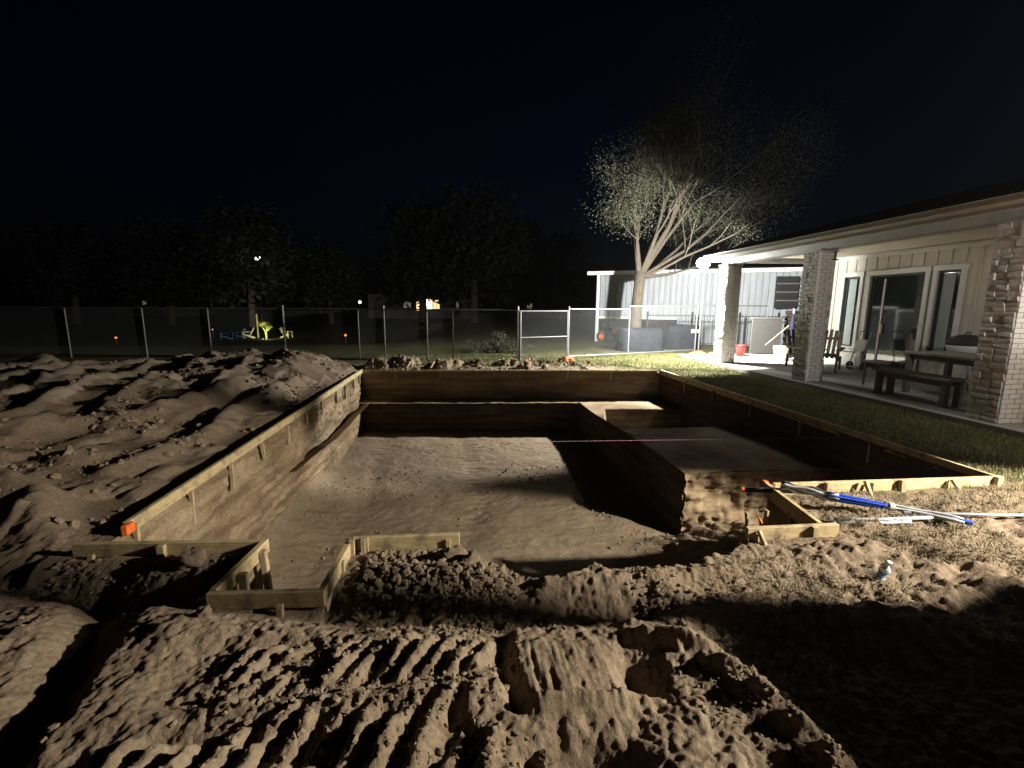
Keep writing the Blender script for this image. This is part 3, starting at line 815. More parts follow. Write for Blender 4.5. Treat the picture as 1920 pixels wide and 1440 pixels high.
timber('small timber form in front of the pipe trench with a leaning stake', [((2.03, 2.905), (2.735, 2.895))], 0.09, 0.125,
       [(2.10, 2.87, 0.08, -0.20, 0.075, -0.16, 0.03), (2.08, 2.875, 0.05, -0.22, 0.0, -0.02, 0.03), (2.53, 2.865, 0.09, -0.10, 0, 0, 0.045)])
timber('timber form along the right edge of the pit beside the lawn', [((XR + 0.02, 3.67), (XR + 0.02, 6.3)), ((XR + 0.02, 6.302), (XR + 0.015, 9.0)), ((XR + 0.015, 9.002), (XR - 0.0, wy(XR, 11.50)))], 0.075, 0.12,
       [(XR - 0.02, y, 0.0, -0.25, 0, 0, 0.035) for y in (5.0, 6.2, 7.4, 8.6, 9.8)], mat_='pine')
timber('thin timber form along the far edge of the pit', [((-2.40, wy(-2.4, YB + 0.03)), (0.6, wy(0.6, YB + 0.03))), ((0.602, wy(0.6, YB + 0.03)), (2.9, wy(2.9, YB + 0.03))), ((2.902, wy(2.9, YB + 0.03)), (5.0, wy(5.0, YB + 0.03)))], 0.055, 0.09,
       [(x, wy(x, YB) - 0.0, 0.03, -0.18, 0, 0, 0.04) for x in (-1.6, -0.5, 0.4, 1.5, 2.7, 3.8)])
# stakes standing in the trench
for k, (x, y, zb, lx, wd) in enumerate([(2.33, 3.28, 0.02, -0.05, 0.035), (2.44, 3.30, 0.02, 0.03, 0.035)]):
    m_ = MB(); m_.beam((x - x, 0, -0.30), (lx, 0, zb), wd, 0.02, 0.002)
    m_.tube([(lx * 0.8, -0.02, -0.13), (lx, -0.022, -0.02)], [0.003, 0.012], 6)
    o = m_.build('wooden_stake', 'stake', None, loc=(x, y, 0))
    tag(o, ['pointed stake on the left in the pipe trench', 'pointed stake on the right in the pipe trench'][k], 'stake', 'stakes in the pipe trench')
o = MB().tube([(2.37, 3.24, -0.18), (2.40, 3.25, -0.08), (2.37, 3.26, -0.01)], [0.03, 0.02, 0.004], 7).build('survey_ribbon', 'orange_sack')
tag(o, 'pinkish marking ribbon hanging between the two trench stakes', 'ribbon')
# mason's string
o = MB().tube([(XL + 0.02, 5.30, 0.09), (1.25, 5.19, 0.075), (XR + 0.01, 4.96, 0.085)], 0.0014, 5).build('mason_string', 'string')
tag(o, 'pink mason string stretched low across the pit', 'string')

# ------------------------------------------------------------------ pipes, bottle
r = empty('pipe_bundle', (2.55, 3.6, 0.1), 'bundle of dark tubing with a blue sleeve lying over the timber form', 'pipe bundle')
o0 = Vector((2.55, 3.6, 0.1))
path = [(2.52, 3.66, 0.05), (2.80, 3.52, 0.12), (3.02, 3.36, 0.10), (3.34, 3.17, 0.085), (3.62, 3.02, 0.07), (3.86, 2.82, 0.05)]
def sub(path, a, b, n=8):
    P = [Vector(p) for p in path]; L = [0]
    for p, q in zip(P[:-1], P[1:]): L.append(L[-1] + (q - p).length)
    out = []
    for i in range(n + 1):
        t = (a + (b - a) * i / n) * L[-1]
        for j in range(len(P) - 1):
            if t <= L[j + 1] + 1e-6:
                k = (t - L[j]) / (L[j + 1] - L[j]); out.append(P[j].lerp(P[j + 1], k)); break
    return out
for k in range(6):
    a = 2 * PI * k / 6; off = Vector((0.4 * math.cos(a), 0.8 * math.cos(a), math.sin(a))) * (0.022 + 0.008 * (k % 2))
    p = [q + off * (1 + 0.5 * math.sin(i * 1.3 + k)) - o0 for i, q in enumerate(sub(path, 0.17, 0.43, 9))]
    MB().tube(p, 0.009 + 0.002 * (k % 3), 7).build('tube', 'black_pipe' if k % 2 else 'grey_pipe', r, True)
for k in range(7):
    a = 2 * PI * k / 7; off = Vector((0.4 * math.cos(a), 0.8 * math.cos(a), math.sin(a))) * 0.022
    p = [q + off * (1.35 - 0.09 * i) - o0 for i, q in enumerate(sub(path, 0.38, 0.66, 7))]
    MB().tube(p, [0.011] * 5 + [0.009] * 3, 7).build('blue_strand', 'blue_pipe', r, True)
for k in range(4):
    a = 2 * PI * k / 4; off = Vector((0.4 * math.cos(a), 0.8 * math.cos(a), math.sin(a))) * 0.017
    p = [q + off * (1 + 0.3 * math.sin(i + k)) - o0 for i, q in enumerate(sub(path, 0.62, 0.93, 8))]
    MB().tube(p, 0.010, 7).build('tube', 'grey_pipe', r, True)
MB().tube([q - o0 for q in sub(path, 0.645, 0.665, 1)], 0.034, 12).build('tie', 'white', r)
MB().tube([q - o0 for q in sub(path, 0.92, 0.96, 2)], 0.020, 10).build('blue_cap', 'blue_pipe', r)
MB().tube([Vector((2.50, 3.68, 0.04)) - o0, Vector((2.66, 3.60, 0.06)) - o0, Vector((2.84, 3.50, 0.09)) - o0], [0.020, 0.022, 0.024], 10).build('hose_end', 'black_pipe', r, True)
MB().tube([Vector((2.49, 3.685, 0.04)) - o0, Vector((2.51, 3.675, 0.04)) - o0], 0.022, 10).build('orange_tip', 'orange', r)
for (a, b, rad, lab) in [((2.80, 3.05, 0.045), (3.62, 2.99, 0.05), 0.013, 'upper pale conduit lying right of the small timber form'),
                         ((2.79, 3.00, 0.04), (3.40, 2.955, 0.045), 0.013, 'lower pale conduit lying right of the small timber form'),
                         ((3.45, 3.07, 0.06), (5.0, 2.88, 0.05), 0.012, 'longest pale conduit running out of the picture')]:
    mid = (Vector(a) + Vector(b)) / 2
    r = empty('conduit', mid, lab, 'conduit', 'pale conduits on the straw')
    MB().tube([Vector(a) - mid, Vector((0, 0, -0.008)), Vector(b) - mid], rad, 10).build('pipe', 'grey_pipe', r, True)
    MB().tube([Vector(a) - mid, (Vector(a) - mid) * 0.93], rad * 1.35, 10).build('coupling', 'black_pipe', r)
# crumpled bottle
bx, by = 2.56, 2.36
bz = float(ground_h(np.array([bx]), np.array([by]))[0])
r = empty('plastic_bottle', (bx, by, bz + 0.03), 'crumpled clear plastic bottle with blue label standing in the straw', 'bottle')
r.rotation_euler = (0.35, -0.25, 0.4)
prof = [(0.012, -0.04), (0.030, -0.035), (0.034, -0.01), (0.026, 0.01), (0.034, 0.03), (0.027, 0.055), (0.033, 0.075), (0.024, 0.10), (0.012, 0.12), (0.012, 0.135)]
me = MB().lathe(prof, 14)
me.v = [(x * (1 + 0.22 * math.sin(z * 90 + x * 60)), y * (0.75 + 0.2 * math.sin(z * 70 + 2)), z) for x, y, z in me.v]
me.build('bottle_body', 'bottle', r)
me = MB().lathe([(0.0345, 0.028), (0.030, 0.045), (0.0345, 0.066)], 14)
me.v = [(x * (1.04 + 0.2 * math.sin(z * 90 + x * 60)), y * (0.80 + 0.2 * math.sin(z * 70 + 2)), z) for x, y, z in me.v]
me.build('label', 'bottle_label', r)
MB().lathe([(0.015, 0.134), (0.015, 0.150), (0.013, 0.152)], 12).build('cap', 'white', r)

exec_after = True

# ------------------------------------------------------------------ house with the porch
WX, SLAB = 10.5, 0.10
Y0, Y1 = 1.62, 12.60
slab = MB().box((7.12 + WX + 0.3) / 2, (Y0 + 14.6) / 2, -0.02, WX + 0.3 - 7.12, 14.6 - Y0, 0.24, None, 0.01).build('patio_slab', 'concrete')
tag(slab, kind='structure')
house = empty('house', (WX, 6, 0), 'low cream house with a covered porch, stone columns and sliding glass doors', 'house')
HO = Vector((WX, 6, 0))
def hb(name, material, boxes, parent=house, c=0.0):
    m_ = MB()
    for (x0, x1, y0, y1, z0, z1) in boxes:
        m_.box((x0 + x1) / 2 - HO.x, (y0 + y1) / 2 - HO.y, (z0 + z1) / 2, x1 - x0, y1 - y0, z1 - z0, None, c)
    return m_.build(name, material, parent)
# wall pieces around the openings (face at x = WX)
opens = [(11.36, 11.86, 0.62, 2.46), (9.62, 11.06, 0.16, 2.46), (8.86, 9.36, 0.62, 2.46)]
segs = []
ycuts = [Y0, 8.86, 9.36, 9.62, 11.06, 11.36, 11.86, Y1 + 0.05]
segs += [(WX, WX + 0.18, Y0, 8.86, 0.0, 3.02), (WX, WX + 0.18, 9.36, 9.62, 0, 3.02), (WX, WX + 0.18, 11.06, 11.36, 0, 3.02), (WX, WX + 0.18, 11.86, Y1 + 0.05, 0, 3.02)]
for (a, b, z0, z1) in opens:
    segs.append((WX, WX + 0.18, a, b, z1, 3.02))
    segs.append((WX, WX + 0.18, a, b, 0.0, z0))
hb('wall', 'siding', segs)
hb('end_wall', 'siding', [(WX + 0.18, 16.5, Y1 - 0.15, Y1 + 0.05, 0, 3.02), (WX + 0.18, 16.5, Y0, Y0 + 0.2, 0, 3.02)])
# battens
y = Y0 + 0.2
while y < Y1:
    blocked = [(a - 0.09, b + 0.09, z0 - 0.09, z1 + 0.12) for a, b, z0, z1 in opens if a - 0.10 < y < b + 0.10]
    if blocked:
        hb('batten', 'siding', [(WX - 0.018, WX, y - 0.02, y + 0.02, blocked[0][3], 2.93)])
    else:
        hb('batten', 'siding', [(WX - 0.018, WX, y - 0.02, y + 0.02, 0.16, 2.93)])
    y += 0.305
hb('frieze_board', 'white', [(WX - 0.03, WX - 0.0205, Y0, Y1, 2.90, 3.0)])
hb('corner_board', 'white', [(WX - 0.035, WX - 0.001, Y1 - 0.10, Y1 + 0.07, 0.1, 3.0)])
for i, (a, b, z0, z1) in enumerate(opens):
    t = 0.09
    fr = hb('window_frame' if i != 1 else 'door_frame', 'white', [(WX - 0.045, WX + 0.02, a - t, a, z0 - 0.06, z1), (WX - 0.045, WX + 0.02, b, b + t, z0 - 0.06, z1),
             (WX - 0.05, WX + 0.02, a - t - 0.02, b + t + 0.02, z1, z1 + t + 0.02)] + ([(WX - 0.07, WX + 0.02, a - t - 0.02, b + t + 0.02, z0 - 0.12, z0 - 0.06)] if i != 1 else []))
    hb('sash', 'black_frame', [(WX + 0.03, WX + 0.07, a, a + 0.05, z0 - 0.05, z1), (WX + 0.03, WX + 0.07, b - 0.05, b, z0 - 0.05, z1),
                               (WX + 0.03, WX + 0.07, a + 0.05, b - 0.05, z1 - 0.05, z1), (WX + 0.03, WX + 0.07, a + 0.05, b - 0.05, z0 - 0.05, z0 + 0.02)], fr)
    hb('pane', 'glass', [(WX + 0.045, WX + 0.055, a + 0.05, b - 0.05, z0 + 0.02, z1 - 0.05)], fr)
    if i != 1:
        hb('blind', 'curtain', [(WX + 0.030, WX + 0.036, a + 0.16, b - 0.10, z0 + 0.03, z1 - 0.06)], fr)
    else:
        hb('meeting_stile', 'white', [(WX + 0.02, WX + 0.04, 10.66, 10.70, z0 + 0.03, z1 - 0.10)], fr)
        hb('handle', 'white', [(WX - 0.02, WX + 0.028, 10.60, 10.63, 1.0, 1.25)], fr)
# ceiling, beam, fascia, gutter, roof
hb('porch_ceiling', 'soffit', [(6.95, WX + 0.18, Y0, Y1 + 0.02, 3.02, 3.05)])
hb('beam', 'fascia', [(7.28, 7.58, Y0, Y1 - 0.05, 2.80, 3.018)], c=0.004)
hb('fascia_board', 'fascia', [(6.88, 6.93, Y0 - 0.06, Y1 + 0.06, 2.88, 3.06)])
hb('end_fascia', 'white', [(6.93, WX + 0.18, Y1 + 0.06, Y1 + 0.10, 2.88, 3.10), (6.93, WX + 0.18, Y0 - 0.10, Y0 - 0.06, 2.88, 3.10)])
g_ = MB()
gp = [(0.0, 0.0), (-0.06, 0.0), (-0.095, 0.035), (-0.10, 0.10), (-0.11, 0.11), (-0.092, 0.115), (-0.085, 0.04), (-0.055, 0.012), (0.0, 0.012)]
vs = []; fs = []
for yy in (Y0 - 0.03, Y1 + 0.03):
    for (px, pz) in gp: vs.append((6.878 + px - HO.x, yy - HO.y, 2.93 + pz))
n = len(gp)
for i in range(n):
    fs.append((i, (i + 1) % n, n + (i + 1) % n, n + i))
fs.append(tuple(range(n))[::-1]); fs.append(tuple(range(n, 2 * n)))
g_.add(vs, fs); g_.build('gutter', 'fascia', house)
rf = MB()
ex0, ez0, rx, rz = 6.83, 3.075, 14.2, 3.075 + (14.2 - 6.83) * 0.25
for (za, dz) in ((0, 0.0),):
    vs = [(ex0, Y0 - 0.2, ez0), (rx, Y0 - 0.2, rz), (rx, Y1 + 0.22, rz), (ex0, Y1 + 0.22, ez0), (21.5, Y0 - 0.2, ez0), (21.5, Y1 + 0.22, ez0)]
    vs = [(a - HO.x, b - HO.y, c) for a, b, c in vs]
    lo = [(a, b, c - 0.05) for a, b, c in vs]
    fs = [(0, 1, 2, 3), (1, 4, 5, 2), (9, 8, 7, 6), (8, 11, 10, 7), (0, 3, 9, 6), (4, 10, 11, 5), (0, 6, 7, 1), (1, 7, 10, 4), (3, 2, 8, 9), (2, 5, 11, 8)]
    rf.add(vs + lo, fs)
roof = rf.build('roof', 'shingle', house)
sh = MB()
k = 0
for i in range(1, 26):
    x = ex0 + i * 0.28; z = ez0 + (x - ex0) * 0.25
    sh.box(x - HO.x, (Y0 + Y1) / 2 - HO.y, z + 0.006, 0.29, Y1 - Y0 + 0.42, 0.012, Matrix.Rotation(-math.atan(0.25) + 0.04, 3, 'Y'))
sh.build('shingle_courses', 'shingle', roof)
gab = MB()
gab.add([(6.95 - HO.x, Y1 + 0.061 - HO.y, 3.06), (21.3 - HO.x, Y1 + 0.061 - HO.y, 3.06), (14.2 - HO.x, Y1 + 0.061 - HO.y, 4.86),
         (6.95 - HO.x, Y1 + 0.02 - HO.y, 3.06), (21.3 - HO.x, Y1 + 0.02 - HO.y, 3.06), (14.2 - HO.x, Y1 + 0.02 - HO.y, 4.86)], [(0, 1, 2), (5, 4, 3), (0, 2, 5, 3), (1, 4, 5, 2), (0, 3, 4, 1)])
gab.build('gable', 'siding', house)

# columns: stone courses on the pool side, painted brick on the front
STONES = []
for k in range(10):
    r_ = random.Random(50 + k)
    m_ = MB().box(0, 0, 0, 1, 1, 1, None, 0.0)
    bm = bmesh.new(); bmesh.ops.create_cube(bm, size=1.0)
    bmesh.ops.subdivide_edges(bm, edges=[e for e in bm.edges], cuts=1, use_grid_fill=True)
    for v in bm.verts:
        v.co += Vector((r_.uniform(-.10, .10), r_.uniform(-.05, .05), r_.uniform(-.09, .09)))
        if abs(v.co.x) > 0.3 and abs(v.co.y) > 0.3: v.co.y *= 0.9
        if abs(v.co.x) > 0.3 and abs(v.co.z) > 0.3: v.co.z *= 0.85; v.co.x *= 0.8
    me = bpy.data.meshes.new('stone'); bm.to_mesh(me); bm.free(); me.materials.append(M['stone']); STONES.append(me)
mb_ = MB().box(0, 0, 0, 1, 1, 1, None, 0.04)
BRICKM = mb_.mesh('brick'); BRICKM.materials.append(M['brick'])
CW = 0.40
for (cyf, seed) in ((5.37, 1), (8.96, 2), (12.18, 3), (1.78, 4)):
    r_ = random.Random(seed)
    x0, y0 = 7.25, cyf
    H_ = 2.80 - SLAB
    col = MB().box((x0 + CW / 2), (y0 + CW / 2), 1.45, CW - 0.03, CW - 0.03, H_, None, 0.004)
    col.v = [(a - HO.x, b - HO.y, c) for a, b, c in col.v]
    co = col.build('column', 'mortar', house)
    z = SLAB + 0.004
    while z < 2.78:
        h = min(r_.uniform(0.055, 0.105), 2.795 - z)
        if h < 0.03: break
        yy = y0 + 0.003
        while yy < y0 + CW - 0.02:
            w = min(r_.uniform(0.09, 0.21), y0 + CW - yy)
            if y0 + CW - (yy + w) < 0.07: w = y0 + CW - yy
            d = r_.uniform(0.022, 0.046)
            inst('stone', r_.choice(STONES), co, (x0 + 0.015 - d / 2 + 0.012 - HO.x, yy + w / 2 - HO.y, z + h / 2), None, (d, w * 1.0, h * 1.02))
            yy += w
        z += h
    z = SLAB + 0.006; row = 0
    while z < 2.76:
        h = 0.062
        xx = x0 + 0.004 - (0.10 if row % 2 else 0)
        while xx < x0 + CW:
            a = max(xx, x0 + 0.004); b = min(xx + 0.196, x0 + CW)
            if b - a > 0.03:
                inst('brick', BRICKM, co, ((a + b) / 2 - HO.x, y0 + 0.004 + r_.uniform(-0.002, 0.002) - HO.y, z + h / 2), None, (b - a - 0.006, 0.034, h))
            xx += 0.200
        z += 0.068; row += 1
    # back and right side courses
    hb('column_cap', 'fascia', [(x0 - 0.03, x0 + CW + 0.02, y0 - 0.03, y0 + CW + 0.02, 2.765, 2.797)], co)
# little brackets and the hanging ornament under the beam
hb('bracket', 'black_frame', [(7.60, 7.64, 8.94, 8.98, 2.62, 2.79), (7.56, 7.70, 8.94, 8.98, 2.60, 2.63)])

# far floodlight on the corner of the porch
r = empty('floodlight', FLOOD, 'blazing white twin floodlight at the far corner of the porch roof', 'floodlight')
MB().lathe([(0.055, 0.0), (0.055, 0.03), (0.02, 0.04)], 16, 0, -0.02, 0.03).build('mount', 'white', r)
HS = 1.35
for (d, loc) in ((Vector(FLOOD_AXIS), (-0.06, 0.02, -0.06)), (Vector((0.9, -0.25, -0.45)), (0.07, 0.02, -0.08)), (Vector((-0.75, -0.6, -0.35)), (-0.10, -0.08, -0.04))):
    h = MB().lathe([(0.03, -0.12), (0.075, -0.06), (0.105, 0.0), (0.100, 0.002)], 20).build('lamp_head', 'white', r, True, loc)
    h.rotation_euler = d.to_track_quat('Z', 'Y').to_euler()
    MB().lathe([(0.128, 0.003), (0.130, 0.045), (0.09, 0.090), (0.02, 0.110)], 20).build('lens', 'lampglow', h, True)
MB().beam((0.10, -0.28, 0.05), (0.0, 0.02, 0.03), 0.04, 0.04).build('arm', 'white', r)

# its twin on the near corner
r = empty('floodlight', NEAR, 'twin floodlight at the near corner of the porch roof, out of the picture', 'floodlight')
MB().lathe([(0.055, 0.0), (0.055, 0.03), (0.02, 0.04)], 16, 0, 0.02, 0.03).build('mount', 'white', r)
for (d, loc) in ((Vector(NEAR_AXIS), (-0.06, -0.10, -0.06)), (Vector((0.5, 0.75, -0.35)), (0.09, 0.04, -0.06))):
    h = MB().lathe([(0.03, -0.12), (0.075, -0.06), (0.105, 0.0), (0.100, 0.002)], 20).build('lamp_head', 'white', r, True, loc)
    h.rotation_euler = d.to_track_quat('Z', 'Y').to_euler()
    MB().lathe([(0.098, 0.003), (0.095, 0.030), (0.06, 0.060), (0.02, 0.070)], 20).build('lens', 'lampglow', h, True)
MB().beam((0.10, 0.18, 0.05), (0.0, -0.02, 0.03), 0.04, 0.04).build('arm', 'white', r)

# stand-on track loader added out of view, sized to throw the broad foreground shadow
r = empty('shadow_loader', (4.75, 1.08, 0), 'unseen orange mini track loader added to cast the broad foreground shadow', 'loader')
for s_ in (-1, 1):
    pts_ = [(-0.72, 0.20), (-0.60, 0.42), (0.55, 0.42), (0.66, 0.20), (0.55, 0.02), (-0.60, 0.02)]
    m_ = MB(); vs = [(x, s_ * 0.34, z) for x, z in pts_] + [(x, s_ * 0.54, z) for x, z in pts_]
    m_.add(vs, [tuple(range(6)), tuple(range(6, 12))[::-1]] + [(i, (i + 1) % 6, 6 + (i + 1) % 6, 6 + i) for i in range(6)])
    tk = m_.build('crawler_track', 'rubber', r)
    for k in range(8):
        MB().box(-0.58 + 0.155 * k, s_ * 0.44, 0.435, 0.05, 0.20, 0.03).build('grouser', 'rubber', tk)
MB().box(-0.02, 0, 0.62, 1.20, 0.66, 0.60, None, 0.06).box(-0.25, 0, 1.06, 0.72, 0.92, 0.30, None, 0.08).build('body', 'orange', r)
MB().box(0.12, 0, 1.16, 0.16, 0.80, 0.24, None, 0.04).build('control_panel', 'black_frame', r)
MB().box(0.78, 0, 0.24, 0.34, 0.60, 0.05, None, 0.01).build('standing_platform', 'rubber', r)
for s_ in (-1, 1):
    ar = MB().beam((0.30, s_ * 0.46, 1.16), (-0.72, s_ * 0.46, 0.72), 0.07, 0.16, 0.01).beam((-0.72, s_ * 0.46, 0.74), (-0.82, s_ * 0.46, 0.30), 0.07, 0.14, 0.01).build('lift_arm', 'orange', r)
    MB().tube([(0.10, s_ * 0.46, 0.66), (-0.45, s_ * 0.46, 0.84)], 0.03, 8).build('hydraulic_ram', 'galv', ar)
MB().add([(-0.86, -0.56, 0.55), (-0.80, -0.56, 0.12), (-1.20, -0.56, 0.06), (-0.86, 0.56, 0.55), (-0.80, 0.56, 0.12), (-1.20, 0.56, 0.06)],
         [(0, 1, 2), (5, 4, 3), (0, 3, 4, 1), (1, 4, 5, 2)]).build('bucket', 'black_frame', r)
r.scale = (1.18, 1.18, 1.18)
# braced post added beside it to cast the long thin shadow across the foreground
r = empty('shadow_post', (4.15, 1.635, 0), 'unseen braced timber post added to cast the long thin shadow', 'post')
MB().box(0, 0, 1.0, 0.09, 0.11, 2.3, None, 0.005).build('post', 'stake', r)
MB().beam((0.0, 0.0, 0.9), (0.45, -0.12, 0.02), 0.06, 0.04, 0.003).build('brace', 'stake', r)
MB().beam((0.0, 0.0, 0.8), (-0.3, -0.35, 0.02), 0.06, 0.04, 0.003).build('brace', 'stake', r)

# ------------------------------------------------------------------ porch furniture
def table(name, label, cat, loc, L, W, H, rz, top='grey_wood', legm='dark_wood', n=4, leg=0.09, cham=0.006, overh=0.06, group=None):
    r = empty(name, loc, label, cat, group, rz)
    w = W / n
    for k in range(n):
        MB().box(0, -W / 2 + w * (k + 0.5), H - 0.02, L, w - 0.008, 0.04, None, 0.004).build('plank', top, r)
    MB().box(0, -W / 2 + overh + 0.02, H - 0.09, L - 2 * overh, 0.025, 0.09).box(0, W / 2 - overh - 0.02, H - 0.09, L - 2 * overh, 0.025, 0.09).build('apron', legm, r)
    for sx in (-1, 1):
        for sy in (-1, 1):
            MB().box(sx * (L / 2 - overh - leg / 2), sy * (W / 2 - overh - leg / 2 + 0.02), (H - 0.045) / 2, leg, leg, H - 0.045, None, 0.006).build('leg', legm, r)
    return r
table('patio_table', 'long wooden patio table between the two nearest columns', 'table', (8.62, 6.75, SLAB), 2.0, 0.95, 0.76, PI / 2 - 0.05, n=7)
table('patio_bench', 'wooden bench on the lawn side of the patio table', 'bench', (7.72, 6.98, SLAB), 1.45, 0.40, 0.46, PI / 2 - 0.06, n=3)
table('side_stool', 'low dark stool behind the far end of the bench', 'stool', (8.35, 8.35, SLAB), 0.45, 0.45, 0.50, PI / 2, n=3, leg=0.035)
def slat_chair(label, loc, rz, back='tan_wood', frame='dark_wood'):
    r = empty('slatted_chair', loc, label, 'chair', 'slatted chairs on the porch', rz)
    for s_ in (-1, 1):
        MB().beam((-0.38, s_ * 0.27, 0.03), (-0.33, s_ * 0.27, 0.52), 0.05, 0.06, 0.004).build('leg', frame, r)
        MB().beam((0.36, s_ * 0.27, 0.03), (0.30, s_ * 0.27, 0.36), 0.05, 0.06, 0.004).build('leg', frame, r)
        MB().beam((-0.45, s_ * 0.30, 0.55), (0.36, s_ * 0.30, 0.57), 0.10, 0.03, 0.004).build('armrest', frame, r)
        MB().beam((-0.42, s_ * 0.25, 0.42), (0.42, s_ * 0.25, 0.26), 0.04, 0.08, 0.004).build('side_rail', frame, r)
    for k in range(6):
        t = k / 5
        MB().beam((-0.40 + 0.72 * t, -0.26, 0.465 - 0.125 * t), (-0.40 + 0.72 * t, 0.26, 0.465 - 0.125 * t), 0.10, 0.02, 0.003).build('seat_slat', back, r)
    for k in range(5):
        yy = -0.21 + 0.105 * k
        MB().beam((0.25, yy, 0.30), (0.66, yy, 1.00 - 0.02 * abs(k - 2)), 0.075, 0.018, 0.003).build('back_slat', back, r)
    MB().beam((0.56, -0.25, 0.78), (0.56, 0.25, 0.78), 0.03, 0.06, 0.003).build('back_rail', frame, r)
    return r
slat_chair('reclining slatted chair lit from behind beside the middle column', (8.95, 10.45, SLAB), 0.75)
slat_chair('slatted chair half hidden behind the middle column', (8.60, 10.75, SLAB), 1.2, 'dark_wood')
# grill standing beyond the table
r = empty('kettle_grill', (9.75, 7.95, SLAB), 'grill with a black domed lid standing behind the patio table', 'grill')
MB().lathe([(0.05, 0.62), (0.22, 0.66), (0.29, 0.78), (0.30, 0.84)], 22).build('bowl', 'white', r, True)
l = MB().lathe([(0.305, 0.845), (0.30, 0.90), (0.24, 0.99), (0.12, 1.04), (0.02, 1.05)], 22).build('lid', 'rubber', r, True)
MB().tube([(-0.06, 0, 1.05), (-0.05, 0, 1.09), (0.05, 0, 1.09), (0.06, 0, 1.05)], 0.01, 6).build('handle', 'black_frame', l)
for k in range(3):
    a = 2 * PI * k / 3
    MB().tube([(0.16 * math.cos(a), 0.16 * math.sin(a), 0.68), (0.30 * math.cos(a), 0.30 * math.sin(a), 0.0)], 0.014, 8).build('leg', 'galv', r)
# tub on the table
r = empty('storage_tub', (8.66, 6.1, SLAB + 0.76), 'pale plastic tub standing on the near end of the patio table', 'tub')
MB().box(0, 0, 0.07, 0.26, 0.38, 0.14, None, 0.015).build('tub_body', 'bucket', r)
MB().box(0, 0, 0.15, 0.285, 0.40, 0.02, None, 0.006).build('lid', 'white', r)
r = empty('lidded_pot', (8.75, 5.82, SLAB + 0.76), 'small round pot beside the tub on the patio table', 'pot')
MB().lathe([(0.08, 0), (0.11, 0.03), (0.11, 0.13)], 18).build('pot_body', 'galv', r, True)
MB().lathe([(0.115, 0.13), (0.08, 0.155), (0.015, 0.165), (0.015, 0.19)], 18).build('lid', 'galv', r, True)
# buckets
def bucket(label, loc, r0, h, material):
    r = empty('bucket', loc, label, 'bucket')
    MB().lathe([(r0 * 0.80, 0), (r0 * 0.98, h * 0.9), (r0, h), (r0 * 0.94, h), (r0 * 0.90, h * 0.85), (r0 * 0.74, 0.02)], 22).build('bucket_body', material, r, True)
    MB().lathe([(r0 * 1.0, h * 0.80), (r0 * 1.05, h * 0.81), (r0 * 1.05, h * 0.85), (r0 * 1.0, h * 0.86)], 22).build('rim_band', material, r)
    p = [(r0 * 1.03 * math.cos(a), -0.02 - r0 * 0.5 * math.sin(a), h * 0.8 - r0 * 0.7 * math.sin(a)) for a in [PI * i / 12 for i in range(13)]]
    MB().tube(p, 0.004, 6).build('handle', 'galv', r)
bucket('white bucket standing on the lit slab between the far and middle columns', (9.45, 12.75, SLAB), 0.20, 0.42, 'bucket')
bucket('red bucket behind the far column', (8.95, 13.95, SLAB), 0.15, 0.36, 'red')
# leaning pole in front of grey board, grey board, purple folded parasol
r = empty('board_panel', (10.05, 14.35, SLAB), 'grey board standing behind the white bucket', 'board')
MB().box(0, 0, 0.60, 1.05, 0.04, 1.15, None, 0.01).build('panel', 'panel_grey', r)
MB().box(0, 0.0, 1.20, 1.10, 0.06, 0.04).build('top_rail', 'galv', r)
o = MB().tube([(0, 0, 0), (0.75, 0.0, 0.62)], 0.015, 7).build('leaning_pole', 'tan_wood', None, loc=(9.75, 13.9, SLAB + 0.35))
tag(o, 'thin pole leaning across the grey board', 'pole')
r = empty('folded_parasol', (10.62, 13.9, SLAB), 'folded purple parasol standing beside the grey board', 'parasol')
MB().tube([(0, 0, 0), (0, 0, 1.5)], 0.02, 8).build('pole', 'white', r)
MB().lathe([(0.03, 0.35), (0.085, 0.5), (0.07, 0.9), (0.03, 1.35)], 10).build('canopy', 'purple', r, True)
MB().lathe([(0.2, 0), (0.2, 0.05), (0.04, 0.08)], 16).build('base', 'rubber', r)
# wheeled cart near the lit wall
r = empty('hand_cart', (10.0, 10.6, SLAB), 'small hand cart against the lit wall beside the slatted chair', 'cart')
for s_ in (-1, 1):
    MB().tube([(-0.1, s_ * 0.16, 0.1), (0.0, s_ * 0.16, 0.5), (0.1, s_ * 0.16, 0.95)], 0.012, 7).build('frame_tube', 'galv', r)
    w = MB().tube([(-0.05, s_ * 0.19, 0.10), (-0.05, s_ * 0.22, 0.10)], 0.10, 16).build('wheel', 'rubber', r)
MB().tube([(0.1, -0.16, 0.95), (0.12, 0, 0.98), (0.1, 0.16, 0.95)], 0.012, 7).build('handle', 'rubber', r)
MB().box(-0.12, 0, 0.08, 0.2, 0.34, 0.02).build('toe_plate', 'galv', r)
MB().box(0.0, 0, 0.62, 0.05, 0.30, 0.30, Matrix.Rotation(0.22, 3, 'Y'), 0.02).build('crate', 'white', r)

